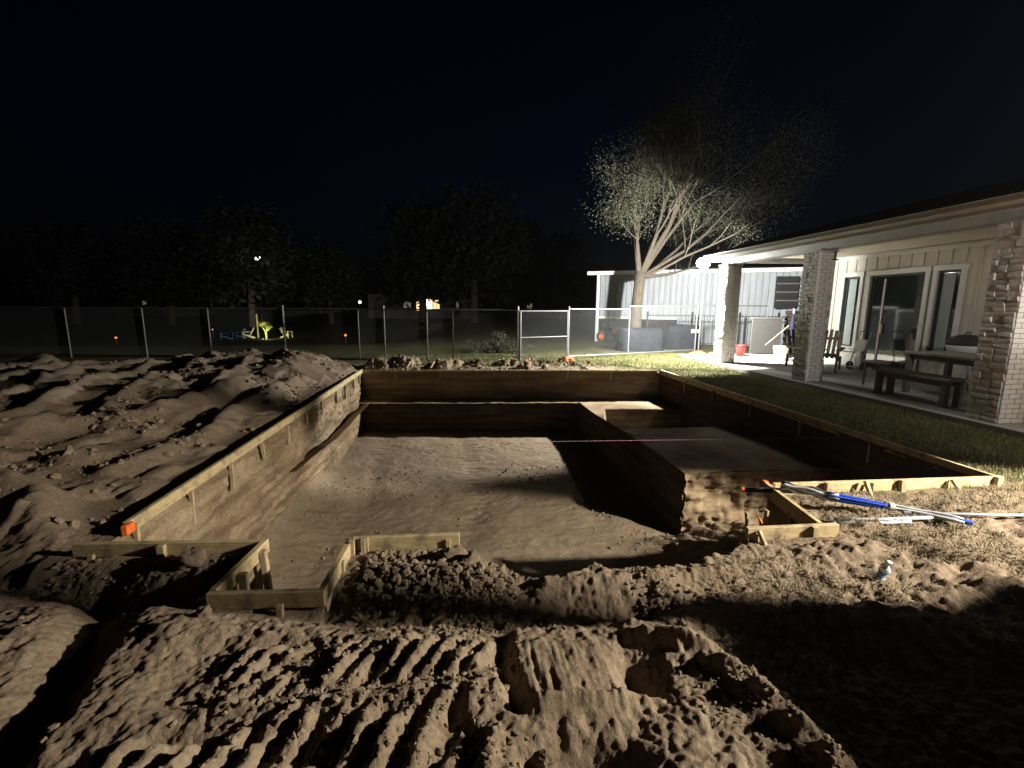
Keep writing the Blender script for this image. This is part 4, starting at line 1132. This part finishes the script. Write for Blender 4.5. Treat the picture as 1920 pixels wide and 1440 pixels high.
# ------------------------------------------------------------------ wire fence
def fpt(x, y): return Vector((x, y, 0))
FP = [(-14.6, 16.0), (-12.0, 15.8), (-9.72, 15.65), (-7.75, 15.5), (-5.45, 15.3), (-3.12, 14.95), (-2.30, 14.72), (-0.98, 14.35), (-0.20, 14.15), (1.76, 13.75)]
FH = 1.53
def mesh_wires(a, b, z0, z1, cell=0.075, rad=0.0011):
    """diamond netting between two posts"""
    m_ = MB()
    a, b = Vector((a[0], a[1], 0)), Vector((b[0], b[1], 0))
    L = (b - a).length; q = (b - a) / L; H = z1 - z0
    n = Vector((-q.y, q.x, 0)) * rad
    for sgn in (1, -1):
        k = -H
        while k < L:
            if sgn == 1: s0, t0, s1, t1 = k, 0, k + H, H
            else: s0, t0, s1, t1 = k, H, k + H, 0
            if s0 < 0: t0 += (-s0) * (1 if sgn == 1 else -1); s0 = 0
            if s1 > L: t1 -= (s1 - L) * (1 if sgn == 1 else -1); s1 = L
            if s1 - s0 > 0.01:
                p, r_ = a + q * s0 + Vector((0, 0, z0 + t0)), a + q * s1 + Vector((0, 0, z0 + t1))
                u = (q * (t1 - t0) * -1 + Vector((0, 0, s1 - s0))).normalized() * rad
                vs = [p + u, p - u * 0.5 + n, p - u * 0.5 - n, r_ + u, r_ - u * 0.5 + n, r_ - u * 0.5 - n]
                m_.add(vs, [(0, 1, 4, 3), (1, 2, 5, 4), (2, 0, 3, 5)])
            k += cell
    return m_
def panel(label, a, b, H=FH, posts=(True, True), bottom=False, mid=None, post_r=0.026, over=0.04, group='wire fence panels'):
    r = empty('wire_fence', (a[0], a[1], 0), label, 'wire fence', group)
    o0 = Vector((a[0], a[1], 0)); A = Vector((0, 0, 0)); B = Vector((b[0], b[1], 0)) - o0
    if posts[0]: MB().tube([A, A + Vector((0, 0, H + over))], post_r, 10).build('post', 'galv', r)
    if posts[1]: MB().tube([B, B + Vector((0, 0, H + over))], post_r, 10).build('post', 'galv', r)
    MB().tube([A + Vector((0, 0, H)), B + Vector((0, 0, H))], 0.020, 8).build('top_rail', 'galv', r)
    if bottom: MB().tube([A + Vector((0, 0, 0.09)), B + Vector((0, 0, 0.09))], 0.018, 8).build('bottom_rail', 'galv', r)
    if mid: MB().tube([A + Vector((0, 0, mid)), B + Vector((0, 0, mid))], 0.016, 8).build('mid_rail', 'galv', r)
    mesh_wires(A, B, 0.06, H - 0.01).build('netting', 'wire', r)
    return r
labs = ['dim wire fence panel at the far left end of the fence', 'dim wire fence panel between the two leaning left posts', 'wire fence panel in front of the dark garden at left', 'wire fence panel in front of the lit garden plant',
        'wire fence panel left of the double post with the lit chairs behind', 'wire fence panel with an orange light seen through it', 'narrow wire fence panel below the tall middle post', 'wire fence panel just below the lit windows', 'wide wire fence panel left of the gate']
for i in range(9):
    panel(labs[i], FP[i], FP[i + 1], FH + 0.0, (True, i == 8), over=(0.10 if i in (4, 6, 7) else 0.0), post_r=(0.034 if i in (4,) else 0.024))
G0, G1 = (1.80, 13.74), (3.34, 14.28)
panel('wire gate leaf between the two tall double posts', G0, G1, 1.50, (True, True), False, 0.72, 0.022, 0.0)
for (x, y, lab) in ((3.38, 14.30, 'tall fence post right of the gate'), (1.72, 13.76, 'tall fence post left of the gate')):
    r = empty('fence_post', (x, y, 0), lab, 'post', 'gate posts')
    MB().tube([(0, 0, 0), (0, 0, 1.60)], 0.034, 12).build('post_tube', 'galv', r)
    MB().lathe([(0.040, 1.60), (0.035, 1.63), (0.01, 1.65)], 12).build('post_cap', 'galv', r)
F2 = [(3.42, 14.30), (5.62, 15.05), (8.62, 16.25)]
panel('brightly lit wire fence panel before the shed bay', F2[0], F2[1], 1.56, (False, True), True, None)
panel('bright wire fence panel before the covered grills', F2[1], F2[2], 1.66, (False, True), True, None)
panel('bright wire fence panel behind the far column', (8.80, 16.32), (11.6, 16.6), 1.70, (True, True), False, None)

# ornamental rail fence at the shed
r = empty('railing', (8.0, 19.6, 0), 'grey upright bar railing in front of the shed wall', 'railing')
o0 = Vector((8.0, 19.6, 0))
A = Vector((8.05, 19.4, 0)) - o0; B = Vector((12.6, 17.3, 0)) - o0
MB().tube([A + Vector((0, 0, 1.28)), B + Vector((0, 0, 1.28))], 0.018, 6).build('top_rail', 'panel_grey', r)
MB().tube([A + Vector((0, 0, 0.15)), B + Vector((0, 0, 0.15))], 0.018, 6).build('bottom_rail', 'panel_grey', r)
n = 42
bar = MB().tube([(0, 0, 0.05), (0, 0, 1.34)], 0.011, 6).mesh('bar'); bar.materials.append(M['panel_grey'])
for k in range(n + 1):
    p = A.lerp(B, k / n)
    inst('bar', bar, r, (p.x, p.y, 0))
for t in (0.0, 0.36, 0.72, 1.0):
    p = A.lerp(B, t)
    MB().box(p.x, p.y, 0.72, 0.07, 0.07, 1.44, None, 0.005).build('post', 'black_frame', r)

# ------------------------------------------------------------------ shed
SA, SB = Vector((6.5, 21.7, 0)), Vector((17.2, 16.3, 0))
shed = empty('shed', SA, 'pale ribbed metal shed with an open bay at its left end', 'shed')
q = (SB - SA).normalized(); nrm = Vector((q.y, -q.x, 0))       # nrm faces the yard
if nrm.y > 0: nrm = -nrm
SL = (SB - SA).length
def shp(s, d, z): return q * s + nrm * d + Vector((0, 0, z))
def ribbed(s0, s1, z0, z1, name, pitch=0.24):
    """corrugated sheets, one panel per sheet"""
    s = s0; k = 0
    while s < s1 - 0.05:
        e = min(s + 0.96, s1)
        m_ = MB(); prof = []
        t = s
        while t < e - 1e-3:
            for (u, d) in ((0.0, 0.0), (0.10, 0.0), (0.13, 0.030), (0.17, 0.030), (0.20, 0.0)):
                if t + u <= e: prof.append((t + u, d))
            t += pitch
        prof.append((e, 0.0))
        vs = [shp(a, d, z0) for a, d in prof] + [shp(a, d, z1) for a, d in prof]
        vs += [shp(a, -0.04, z0) for a, d in prof] + [shp(a, -0.04, z1) for a, d in prof]
        n = len(prof); fs = [(i, i + 1, n + i + 1, n + i) for i in range(n - 1)]
        fs += [(2 * n + i + 1, 2 * n + i, 3 * n + i, 3 * n + i + 1) for i in range(n - 1)]
        fs += [(2 * n + i, 2 * n + i + 1, i + 1, i) for i in range(n - 1)]
        m_.add(vs, fs).build(name, 'metal_wall', shed)
        s = e; k += 1
ribbed(0.0, 3.6, 1.10, 3.12, 'wall_sheet')
ribbed(3.6, SL, 0.0, 3.12, 'wall_sheet')
m_ = MB(); a = shp(0, 0.02, 0); m_.beam(a, shp(0, 0.02, 3.1), 0.13, 0.13); m_.build('post', 'white', shed)
m_ = MB(); m_.beam(shp(2.0, -0.02, 0), shp(2.0, -0.02, 1.1), 0.12, 0.12); m_.build('post', 'tan_wood', shed)
m_ = MB(); m_.beam(shp(0.05, 0.03, 1.13), shp(3.6, 0.03, 1.13), 0.05, 0.10); m_.build('header', 'white', shed)
def slabq(p, th):
    vs = [tuple(v) for v in p] + [tuple(Vector(v) - Vector((0, 0, th))) for v in p]
    return MB().add(vs, [(0, 1, 2, 3), (7, 6, 5, 4), (0, 4, 5, 1), (1, 5, 6, 2), (2, 6, 7, 3), (3, 7, 4, 0)])
slabq([shp(-0.4, 0.45, 3.20), shp(SL + 0.3, 0.45, 3.20), shp(SL + 0.3, -4.2, 3.65), shp(-0.4, -4.2, 3.65)], 0.10).build('roof', 'shed_roof', shed)
m_ = MB(); m_.beam(shp(-0.42, 0.48, 3.15), shp(SL + 0.3, 0.48, 3.15), 0.04, 0.16); m_.build('fascia_board', 'white', shed)
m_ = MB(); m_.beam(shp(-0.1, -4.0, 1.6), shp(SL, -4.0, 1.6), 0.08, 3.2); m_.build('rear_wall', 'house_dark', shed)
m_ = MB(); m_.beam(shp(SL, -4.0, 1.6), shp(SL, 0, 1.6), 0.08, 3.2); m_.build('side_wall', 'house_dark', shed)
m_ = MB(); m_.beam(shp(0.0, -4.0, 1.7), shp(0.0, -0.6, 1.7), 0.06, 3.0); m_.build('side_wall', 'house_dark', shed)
# louvre unit and meter box on the part seen through the porch
p = SA + shp(8.35, 0.18, 0)
r = empty('stacked_firewood', p, 'dark stack of split firewood against the shed wall', 'firewood stack')
lg = MB().tube([(0, -0.2, 0), (0, 0.2, 0)], 0.075, 7).mesh('log'); lg.materials.append(M['bark'])
for i in range(6):
    for k in range(11):
        inst('log', lg, r, (-0.4 + i * 0.16 + (0.08 if k % 2 else 0), 0, 0.09 + k * 0.135), (0.05 * math.sin(i * 5 + k), 0.6 * math.sin(k * 3 + i), 0.5), (1, 1, 0.8 + 0.3 * abs(math.sin(i * 3 + k * 2))))
p = SA + shp(7.75, 0.16, 1.65)
r = empty('wall_unit', p, 'slatted dark unit high on the shed wall behind the far column', 'ventilation unit')
for k in range(7):
    MB().beam((-0.42, -0.02, 0.10 + 0.17 * k), (0.42, -0.23, 0.10 + 0.17 * k), 0.12, 0.05).build('louvre', 'galv' if k % 2 else 'black_frame', r)
MB().beam((-0.42, 0.05, 0.6), (0.42, -0.16, 0.6), 0.05, 1.3).build('back_plate', 'black_frame', r)
p = SA + shp(9.0, 0.10, 2.1)
r = empty('round_shadow', p, 'dark round dish standing for a shadow on the shed wall seen through the porch', 'disc')  # dark round shape put where only a shadow falls on the wall
d = MB().lathe([(0.02, 0.0), (0.35, 0.05), (0.62, 0.16), (0.60, 0.17), (0.33, 0.07), (0.02, 0.02)], 26).build('shadow_disc', 'black_frame', r, True, tuple(nrm * 0.25))
d.rotation_euler = nrm.to_track_quat('Z', 'Y').to_euler()
MB().tube([(0, 0, 0), tuple(nrm * 0.25)], 0.03, 8).build('bracket', 'galv', r)

# ride-on mower in the bay
r = empty('riding_mower', (7.25, 21.2, 0), 'red riding mower parked in the open bay of the shed', 'mower', rz=-0.9)
MB().box(0.35, 0, 0.50, 0.75, 0.48, 0.32, None, 0.06).build('hood', 'mower_red', r)
MB().box(-0.25, 0, 0.36, 0.6, 0.55, 0.12, None, 0.03).build('chassis', 'rubber', r)
MB().box(-0.42, 0, 0.58, 0.40, 0.42, 0.10, None, 0.04).box(-0.62, 0, 0.78, 0.10, 0.42, 0.36, None, 0.04).build('seat', 'rubber', r)
MB().tube([(0.02, 0, 0.5), (-0.12, 0, 0.86)], 0.018, 8).build('steering_column', 'black_frame', r)
MB().tube([(-0.12 + 0.05 * math.cos(a), 0.17 * math.sin(a), 0.86 + 0.15 * math.cos(a)) for a in [2 * PI * i / 14 for i in range(15)]], 0.014, 6).build('steering_wheel', 'black_frame', r)
for (wx, wr) in ((0.52, 0.19), (-0.48, 0.26)):
    for s_ in (-1, 1):
        w = MB().tube([(wx, s_ * 0.28, wr), (wx, s_ * 0.42, wr)], wr, 20).build('wheel', 'rubber', r)
        MB().tube([(wx, s_ * 0.425, wr), (wx, s_ * 0.43, wr)], wr * 0.5, 14).build('rim', 'orange', w)
r = empty('wheelbarrow', (8.35, 20.4, 0), 'small orange handled barrow beside the red mower', 'wheelbarrow', rz=0.5)
MB().add([(-0.4, -0.3, 0.62), (0.4, -0.25, 0.55), (0.4, 0.25, 0.55), (-0.4, 0.3, 0.62), (-0.25, -0.18, 0.36), (0.2, -0.14, 0.32), (0.2, 0.14, 0.32), (-0.25, 0.18, 0.36)],
         [(4, 5, 6, 7), (0, 1, 5, 4), (1, 2, 6, 5), (2, 3, 7, 6), (3, 0, 4, 7)]).build('tray', 'orange', r)
for s_ in (-1, 1):
    MB().tube([(-0.95, s_ * 0.28, 0.62), (-0.2, s_ * 0.2, 0.34), (0.55, s_ * 0.05, 0.2)], 0.016, 7).build('handle', 'tan_wood', r)
    MB().tube([(-0.25, s_ * 0.2, 0.34), (-0.32, s_ * 0.2, 0.0)], 0.014, 7).build('leg', 'galv', r)
MB().tube([(0.55, -0.04, 0.19), (0.55, 0.04, 0.19)], 0.19, 18).build('wheel', 'rubber', r)

def covered(label, loc, L, W, H, rz, seed):
    r = empty('covered_grill', loc, label, 'covered grill', 'covered grills by the shed', rz)
    xs_ = np.linspace(-1, 1, 25); zs_ = np.linspace(0, 1, 14)
    vs = []; fs = []
    nseg = 48
    for j, z in enumerate(zs_):
        for i in range(nseg):
            a = 2 * PI * i / nseg
            ca, sa = math.cos(a), math.sin(a)
            k = 1.0 / (abs(ca) ** 5 + abs(sa) ** 5) ** 0.2
            fold = 1 + (0.05 * (1 - z) + 0.01) * math.sin(i * 1.7 + seed + 2 * math.sin(z * 3 + i))
            rr_ = k * fold * (1 - 0.10 * z ** 3)
            vs.append((ca * rr_ * L / 2, sa * rr_ * W / 2, z * H + (0.04 * math.sin(a * 2 + seed) if z > 0.9 else 0)))
    for j in range(len(zs_) - 1):
        for i in range(nseg):
            i2 = (i + 1) % nseg
            fs.append((j * nseg + i, j * nseg + i2, (j + 1) * nseg + i2, (j + 1) * nseg + i))
    top = len(vs)
    vs.append((0, 0, H * 1.06))
    for i in range(nseg):
        fs.append(((len(zs_) - 1) * nseg + i, (len(zs_) - 1) * nseg + (i + 1) % nseg, top))
    MB().add(vs, fs).build('cover', 'tarp', r, True)
    return r
covered('nearer lumpy dark cover over a grill at the foot of the tree', (6.75, 16.95, 0), 1.7, 0.8, 0.82, 0.0, 1)
r = covered('squarer dark cover over a grill with a chimney at its right end', (8.75, 17.6, 0), 1.35, 0.7, 0.92, -0.15, 4)
MB().tube([(0.55, 0, 0.9), (0.56, 0, 1.18)], 0.045, 10).build('chimney', 'black_frame', r)
MB().lathe([(0.09, 1.16), (0.07, 1.24), (0.01, 1.28)], 12, 0.56, 0, 0).build('chimney_cap', 'black_frame', r)
MB().box(0.38, -0.36, 0.72, 0.28, 0.03, 0.14, None, 0.01).build('side_shelf', 'white', r)

# orange sandbags / netting on the fence feet, red flag
def sack(label, x, y, s, seed, folds=0.16):
    bm = bmesh.new(); bmesh.ops.create_icosphere(bm, subdivisions=3, radius=1.0)
    for v in bm.verts:
        c = v.co
        k = 1 + folds * math.sin(c.x * 5 + seed) * math.cos(c.y * 6 + seed * 2) + 0.08 * math.sin(c.z * 9 + c.x * 7)
        v.co = Vector((c.x * k, c.y * k * 0.6, max(-0.3, c.z) * k * 0.42))
    me = bpy.data.meshes.new('sandbag'); bm.to_mesh(me); bm.free(); me.materials.append(M['orange_sack'])
    me.polygons.foreach_set('use_smooth', [True] * len(me.polygons))
    z = float(ground_h(np.array([x]), np.array([y]))[0])
    o = inst('sandbag', me, None, (x, y, z + 0.3 * 0.42 * s), (0, 0, seed), (s, s, s))
    return tag(o, label, 'sandbag', 'orange sandbags on the fence feet')
sack('orange sandbag at the foot of the left gate post', 1.98, 13.35, 0.22, 1)
sack('rumpled orange sandbag at the foot of the right gate post', 3.15, 13.45, 0.30, 2, 0.3)
sack('left one of the two orange sandbags by the far column', 8.20, 15.2, 0.26, 3, 0.3)
sack('right one of the two orange sandbags by the far column', 8.75, 15.0, 0.26, 5, 0.3)
for (x, y, lab) in ((2.85, 12.45, 'broken branch lying across the soil at the far edge of the pit'), (2.05, 12.5, 'smaller twisted root left of the broken branch')):
    r = empty('branch', (x, y, 0.08), lab, 'branch', 'roots and branches beyond the pit')
    for k in range(6):
        a = random.uniform(-0.6, 0.6); L_ = random.uniform(0.15, 0.4)
        MB().tube([(k * 0.09 - 0.25, 0, 0), (k * 0.09 - 0.25 + math.cos(a * 3) * 0.1, math.sin(a) * 0.1, L_ * 0.5), (k * 0.09 - 0.2 + L_ * 0.6 * math.sin(a * 4), 0.05, L_ * 0.45 + 0.03)], [0.016, 0.011, 0.004], 6).build('twig', 'tan_wood', r)
r = empty('marker_flag', (3.30, 11.72, 0), 'tiny red marker flag at the far edge of the pit', 'flag')
MB().tube([(0, 0, 0), (0, 0, 0.24)], 0.004, 6).build('stick', 'galv', r)
MB().box(0.03, 0, 0.20, 0.07, 0.006, 0.09).build('flag_cloth', 'red', r)
for (x, lab) in ((-1.35, 'left one of two short boards sticking up beyond the pit'), (-0.75, 'right one of two short boards sticking up beyond the pit')):
    o = MB().beam((0, 0, 0), (0.10, -0.06, 0.16), 0.09, 0.025, 0.003).build('loose_board', 'pine_x', None, loc=(x, wy(x, YB + 0.25), 0.08))
    tag(o, lab, 'board', 'short boards beyond the pit')

# ------------------------------------------------------------------ trees and plants
def leaf_cloud(name, centres, per, spread, size, material, parent=None, squash=0.7):
    C_ = np.repeat(np.asarray(centres), per, 0); n = len(C_)
    P = C_ + rng.normal(0, 1, (n, 3)) * np.array([spread, spread, spread * squash])
    a = rng.normal(0, 1, (n, 3)); a /= np.linalg.norm(a, axis=1)[:, None]
    b_ = rng.normal(0, 1, (n, 3)); b_ -= a * (a * b_).sum(1)[:, None]; b_ /= np.linalg.norm(b_, axis=1)[:, None]
    sz = size * rng.uniform(0.5, 1.3, (n, 1))
    V = np.concatenate([P - a * sz, P + b_ * sz * 0.45, P + a * sz, P - b_ * sz * 0.45]); i = np.arange(n)
    F = np.stack([i, i + n, i + 2 * n, i + 3 * n], -1)
    return np_mesh(name, V, F, material, parent, smooth=False)
def grow(m_, p, d, L, r_, depth, tips, rnd, bend=0.25, up=0.05, seg=7):
    pts = [p]; rad = [r_]; n = 4
    for i in range(n):
        d = (d + Vector((rnd.uniform(-bend, bend), rnd.uniform(-bend, bend), rnd.uniform(-bend, bend) * 0.6 + up))).normalized()
        p = p + d * (L / n); pts.append(p); rad.append(r_ * (1 - 0.55 * (i + 1) / n))
        if depth > 0 and i >= 1:
            k = 1 if rnd.random() < 0.75 else 2
            for _ in range(k):
                ax = Vector((rnd.uniform(-1, 1), rnd.uniform(-1, 1), rnd.uniform(-0.4, 0.6))).normalized()
                nd = (d + ax * rnd.uniform(0.5, 0.95)).normalized()
                grow(m_, p, nd, L * rnd.uniform(0.5, 0.75), rad[-1] * 0.62, depth - 1, tips, rnd, bend, up, max(4, seg - 1))
        if depth <= 1: tips.append(tuple(p))
    m_.tube(pts, rad, seg, False)
rnd = random.Random(11)
tree = empty('tree', (6.98, 18.0, 0), 'large wispy tree in front of the shed, lit from below by the floodlight', 'tree')
tr = MB()
tr.tube([(0, 0, -0.1), (0.02, 0, 0.25), (0.0, 0.02, 1.2), (0.05, 0, 2.2), (0.12, 0.0, 3.0)], [0.36, 0.27, 0.22, 0.20, 0.21], 14)
tr.build('trunk', 'bark', tree, True)
tips = []
br = MB()
for (dx, dy, dz, L_, r0) in [(-0.12, 0.05, 1.0, 3.6, 0.13), (0.32, -0.05, 1.0, 4.2, 0.13), (0.75, -0.1, 0.9, 4.4, 0.12), (-0.30, -0.15, 0.9, 2.0, 0.06), (1.1, 0.1, 0.70, 4.0, 0.08), (0.5, 0.4, 0.9, 3.6, 0.10), (0.9, -0.3, 0.18, 2.8, 0.06), (0.15, -0.3, 1.1, 3.4, 0.10), (1.2, -0.2, 0.50, 3.6, 0.06), (1.2, 0.3, 0.80, 4.0, 0.07)]:
    grow(br, Vector((0.08, 0, 2.75)), Vector((dx, dy, dz)).normalized(), L_, r0, 3, tips, rnd, 0.22, 0.06)
br.build('branches', 'bark', tree, True)
cr = leaf_cloud('crown', tips, 34 if len(tips) < 1600 else 22, 0.36, 0.032, 'leaf', tree)
cr['kind'] = 'stuff'

def far_tree_mesh(seed, R, H):
    rr_ = random.Random(seed); c = []
    for _ in range(60):
        a = rr_.uniform(0, 2 * PI); t = rr_.random(); rad = R * math.sqrt(rr_.random()) * (1 - 0.45 * abs(2 * t - 0.9))
        c.append((rad * math.cos(a), rad * math.sin(a), H * (0.22 + 0.74 * t)))
    return c
DT = []
for k in range(3):
    e = empty('dark_tree', (0, 0, 0))
    MB().tube([(0, 0, -0.2), (0.1, 0, 2.5), (0, 0.1, 5)], [0.35, 0.28, 0.12], 8).build('trunk', 'bark', e, True)
    cc = leaf_cloud('crown', far_tree_mesh(70 + k, 4.2, 9.5), 60, 0.75, 0.30, 'dark_leaf', e); cc['kind'] = 'stuff'
    DT.append(e)
used = set()
for i, (x, y, s, k, lab) in enumerate([
        (-4.0, 52, 1.25, 0, 'dark tree standing behind the house with the lit windows'), (1.5, 48, 1.35, 1, 'tallest dark tree near the middle of the picture'), (6.2, 50, 1.05, 2, 'dark tree left of the shed in the middle distance'),
        (-12.0, 46, 0.75, 1, 'dark tree behind the lit garden chairs'), (-17.0, 41, 0.95, 2, 'dark tree catching the high white lamp'), (-25.0, 44, 0.9, 0, 'dark tree in the left distance behind the fence'),
        (-34.0, 46, 0.9, 1, 'dark tree at the far left edge of the picture'), (12.0, 55, 1.0, 0, 'dark tree hidden behind the shed roof')]):
    e = DT[k] if k not in used else copy_tree(DT[k])
    used.add(k)
    e.location = (x, y, 0); e.scale = (s, s, s); e.rotation_euler = (0, 0, i * 1.3)
    tag(e, lab, 'tree', 'dark trees in the distance')
# low bush beyond the gate
r = empty('bush', (1.35, 16.6, 0), 'low rounded bush on the lawn left of the gate', 'bush')
c = [(random.gauss(0, 0.42), random.gauss(0, 0.25), abs(random.gauss(0.0, 0.24))) for _ in range(60)]
cc = leaf_cloud('crown', c, 60, 0.09, 0.035, 'leaf', r); cc['kind'] = 'stuff'
MB().tube([(0, 0, 0), (0, 0, 0.35)], 0.04, 6).build('stem', 'bark', r)

# ------------------------------------------------------------------ neighbour's lit garden
def adirondack(label, loc, rz, material):
    r = empty('garden_chair', loc, label, 'chair', 'garden chairs beyond the fence', rz)
    r.scale = (0.78, 0.78, 0.85)
    for k in range(5):
        MB().beam((0.25, -0.22 + 0.11 * k, 0.28), (0.62, -0.26 + 0.13 * k, 0.98 - 0.05 * abs(k - 2)), 0.10, 0.02).build('back_slat', material, r)
    for k in range(4):
        MB().beam((-0.32 + 0.16 * k, -0.27, 0.36 - 0.03 * k), (-0.32 + 0.16 * k, 0.27, 0.36 - 0.03 * k), 0.13, 0.02).build('seat_slat', material, r)
    for s_ in (-1, 1):
        MB().beam((-0.40, s_ * 0.34, 0.56), (0.42, s_ * 0.34, 0.56), 0.14, 0.02).build('armrest', material, r)
        MB().beam((-0.36, s_ * 0.32, 0.0), (-0.36, s_ * 0.32, 0.55), 0.09, 0.03).build('leg', material, r)
        MB().beam((-0.36, s_ * 0.29, 0.34), (0.62, s_ * 0.29, 0.0), 0.03, 0.11).build('leg', material, r)
    return r
adirondack('blue garden chair beyond the fence left of the lit plant', (-17.9, 38.0, -1.0), 0.4, 'chair_blue')
adirondack('dim garden chair just right of the blue one', (-17.2, 38.6, -1.0), 0.9, 'chair_blue')
adirondack('white garden chair beyond the fence beside the pale post', (-16.6, 38.8, -0.95), 0.2, 'chair_white')
adirondack('cream garden chair right of the lit plant', (-13.7, 39, -0.95), 2.8, 'chair_yellow')
r = empty('garden_plant', (-14.9, 38.0, -1.0), 'small garden shrub glowing yellow in a spotlight', 'plant')
for k in range(7):
    a = k * 0.9; MB().tube([(0, 0, 0), (0.05 * math.cos(a), 0.05 * math.sin(a), 0.5), (0.28 * math.cos(a), 0.28 * math.sin(a), 0.85 + 0.1 * math.sin(k * 2))], [0.05, 0.035, 0.012], 6).build('stem', 'yellow_leaf', r)
r.scale = (1.05, 1.05, 1.15)
cc = leaf_cloud('foliage', [(0.38 * math.cos(k) * (0.5 + 0.1 * (k % 5)), 0.3 * math.sin(k), 0.75 + 0.06 * (k % 6)) for k in range(22)], 14, 0.10, 0.06, 'yellow_leaf', r); cc['kind'] = 'stuff'
r = empty('garden_spotlight', (-14.6, 36.6, -1.0), 'small spotlight on the ground at the glowing shrub', 'spotlight')
MB().lathe([(0.03, 0.02), (0.06, 0.08), (0.06, 0.12)], 10).build('lamp_head', 'black_frame', r)
MB().lathe([(0.05, 0.12), (0.03, 0.125)], 10).build('lens', 'white_glow', r)
lamp('garden_spot', 'SPOT', (-14.6, 36.6, -0.75), 300, (1.0, 0.92, 0.50), 0.05, (-0.05, 1, 0.45), 110, 0.5)
o = MB().tube([(0, 0, 0), (0, 0, 1.9)], 0.07, 8).build('garden_post', 'chair_yellow', None, loc=(-16.3, 40, -1.0)); tag(o, 'pale post behind the white garden chair', 'post')
def small_lamp(name, label, loc, rad, material, h, stem=True):
    r = empty(name, (loc[0], loc[1], 0), label, 'lamp', 'small distant lamps')
    MB().lathe([(rad * 0.3, -rad), (rad * 0.85, -rad * 0.6), (rad, 0), (rad * 0.85, rad * 0.6), (rad * 0.3, rad)], 12, 0, 0, h).build('globe', material, r, True)
    if stem: MB().tube([(0, 0, 0), (0, 0, h - rad * 0.8)], 0.03, 7).build('pole', 'black_frame', r)
    return r
small_lamp('garden_lamp', 'orange garden lamp low beyond the left part of the fence', (-14.3, 21.2), 0.045, 'orange_glow', 0.25)
small_lamp('garden_lamp', 'orange lamp seen through the fence left of the tall middle post', (-4.95, 21.0), 0.055, 'orange_glow', 0.35)
small_lamp('garden_lamp', 'tiny orange lamp beside the blue garden chair', (-12.15, 24.6), 0.035, 'orange_glow', 0.42)
small_lamp('yard_light', 'high white yard light in the dark trees at left', (-15.9, 40), 0.22, 'white_glow', 5.35)
lamp('yard_light_beam', 'POINT', (-15.9, 40, 5.3), 380, (0.85, 1.0, 0.85), 0.2)
small_lamp('yard_light', 'faint white lamp left of the lit windows above the fence', (-11.8, 58), 0.16, 'white_glow', 2.0)
small_lamp('yard_light', 'faint lamp at the far left above the dark field', (-33.5, 48), 0.10, 'window_warm', 7.2)
# distant houses
def far_house(label, x, y, w, d, h, wins, rz=0.0):
    r = empty('distant_house', (x, y, 0), label, 'house', 'houses beyond the gardens', rz)
    MB().box(0, d / 2, h / 2, w, d, h).build('wall', 'house_dark', r)
    MB().add([(-w / 2 - 0.4, -0.4, h), (w / 2 + 0.4, -0.4, h), (w / 2 + 0.4, d + 0.4, h), (-w / 2 - 0.4, d + 0.4, h), (-w / 2 - 0.4, d / 2, h + 1.8), (w / 2 + 0.4, d / 2, h + 1.8)],
             [(0, 1, 5, 4), (3, 4, 5, 2), (0, 4, 3), (1, 2, 5), (0, 3, 2, 1)]).build('roof', 'shingle', r)
    for (wx, wz, ww, wh, material) in wins:
        f_ = MB().box(wx, -0.03, wz, ww + 0.14, 0.05, wh + 0.14).build('window', 'house_dark', r)
        MB().box(wx, -0.062, wz, ww, 0.012, wh).build('pane', material, f_)
        MB().box(wx, -0.072, wz, 0.05, 0.012, wh).build('glazing_bar', 'house_dark', f_)
    return r
far_house('distant dark house with a row of lit windows', -4.7, 60, 13, 8, 3.0,
          [(-1.75, 1.75, 0.9, 0.8, 'window_dim'), (-0.20, 1.60, 0.85, 1.15, 'window_warm'), (0.95, 1.75, 0.75, 1.35, 'window_bright'), (1.85, 1.70, 0.75, 1.2, 'window_warm'), (4.5, 1.75, 0.3, 0.7, 'window_dim')])
far_house('distant dark barn left of the pale shed', 11.5, 62, 9, 8, 4.6, [(-2.2, 1.6, 0.7, 0.7, 'window_dim')])
far_house('distant house hidden in the dark at far left', -42, 70, 12, 8, 3.0, [(-1.0, 1.8, 0.5, 0.5, 'window_dim')])


# ------------------------------------------------------------------ thin haze volume added to give the floodlights a glow
hz = MB().box(0, 45, 7.0, 150, 120, 17.0).build('haze', 'white')
hm = bpy.data.materials.new('glow_haze'); hm.use_nodes = True
hn = hm.node_tree; hn.nodes.remove(hn.nodes['Principled BSDF'])
pv = hn.nodes.new('ShaderNodeVolumePrincipled')
pv.inputs['Density'].default_value = 0.0006
pv.inputs['Color'].default_value = (0.95, 0.97, 1.0, 1)
pv.inputs['Anisotropy'].default_value = 0.75
hn.links.new(pv.outputs[0], hn.nodes['Material Output'].inputs['Volume'])
hz.data.materials.clear(); hz.data.materials.append(hm)
tag(hz, kind='stuff')
scene.cycles.volume_bounces = 0
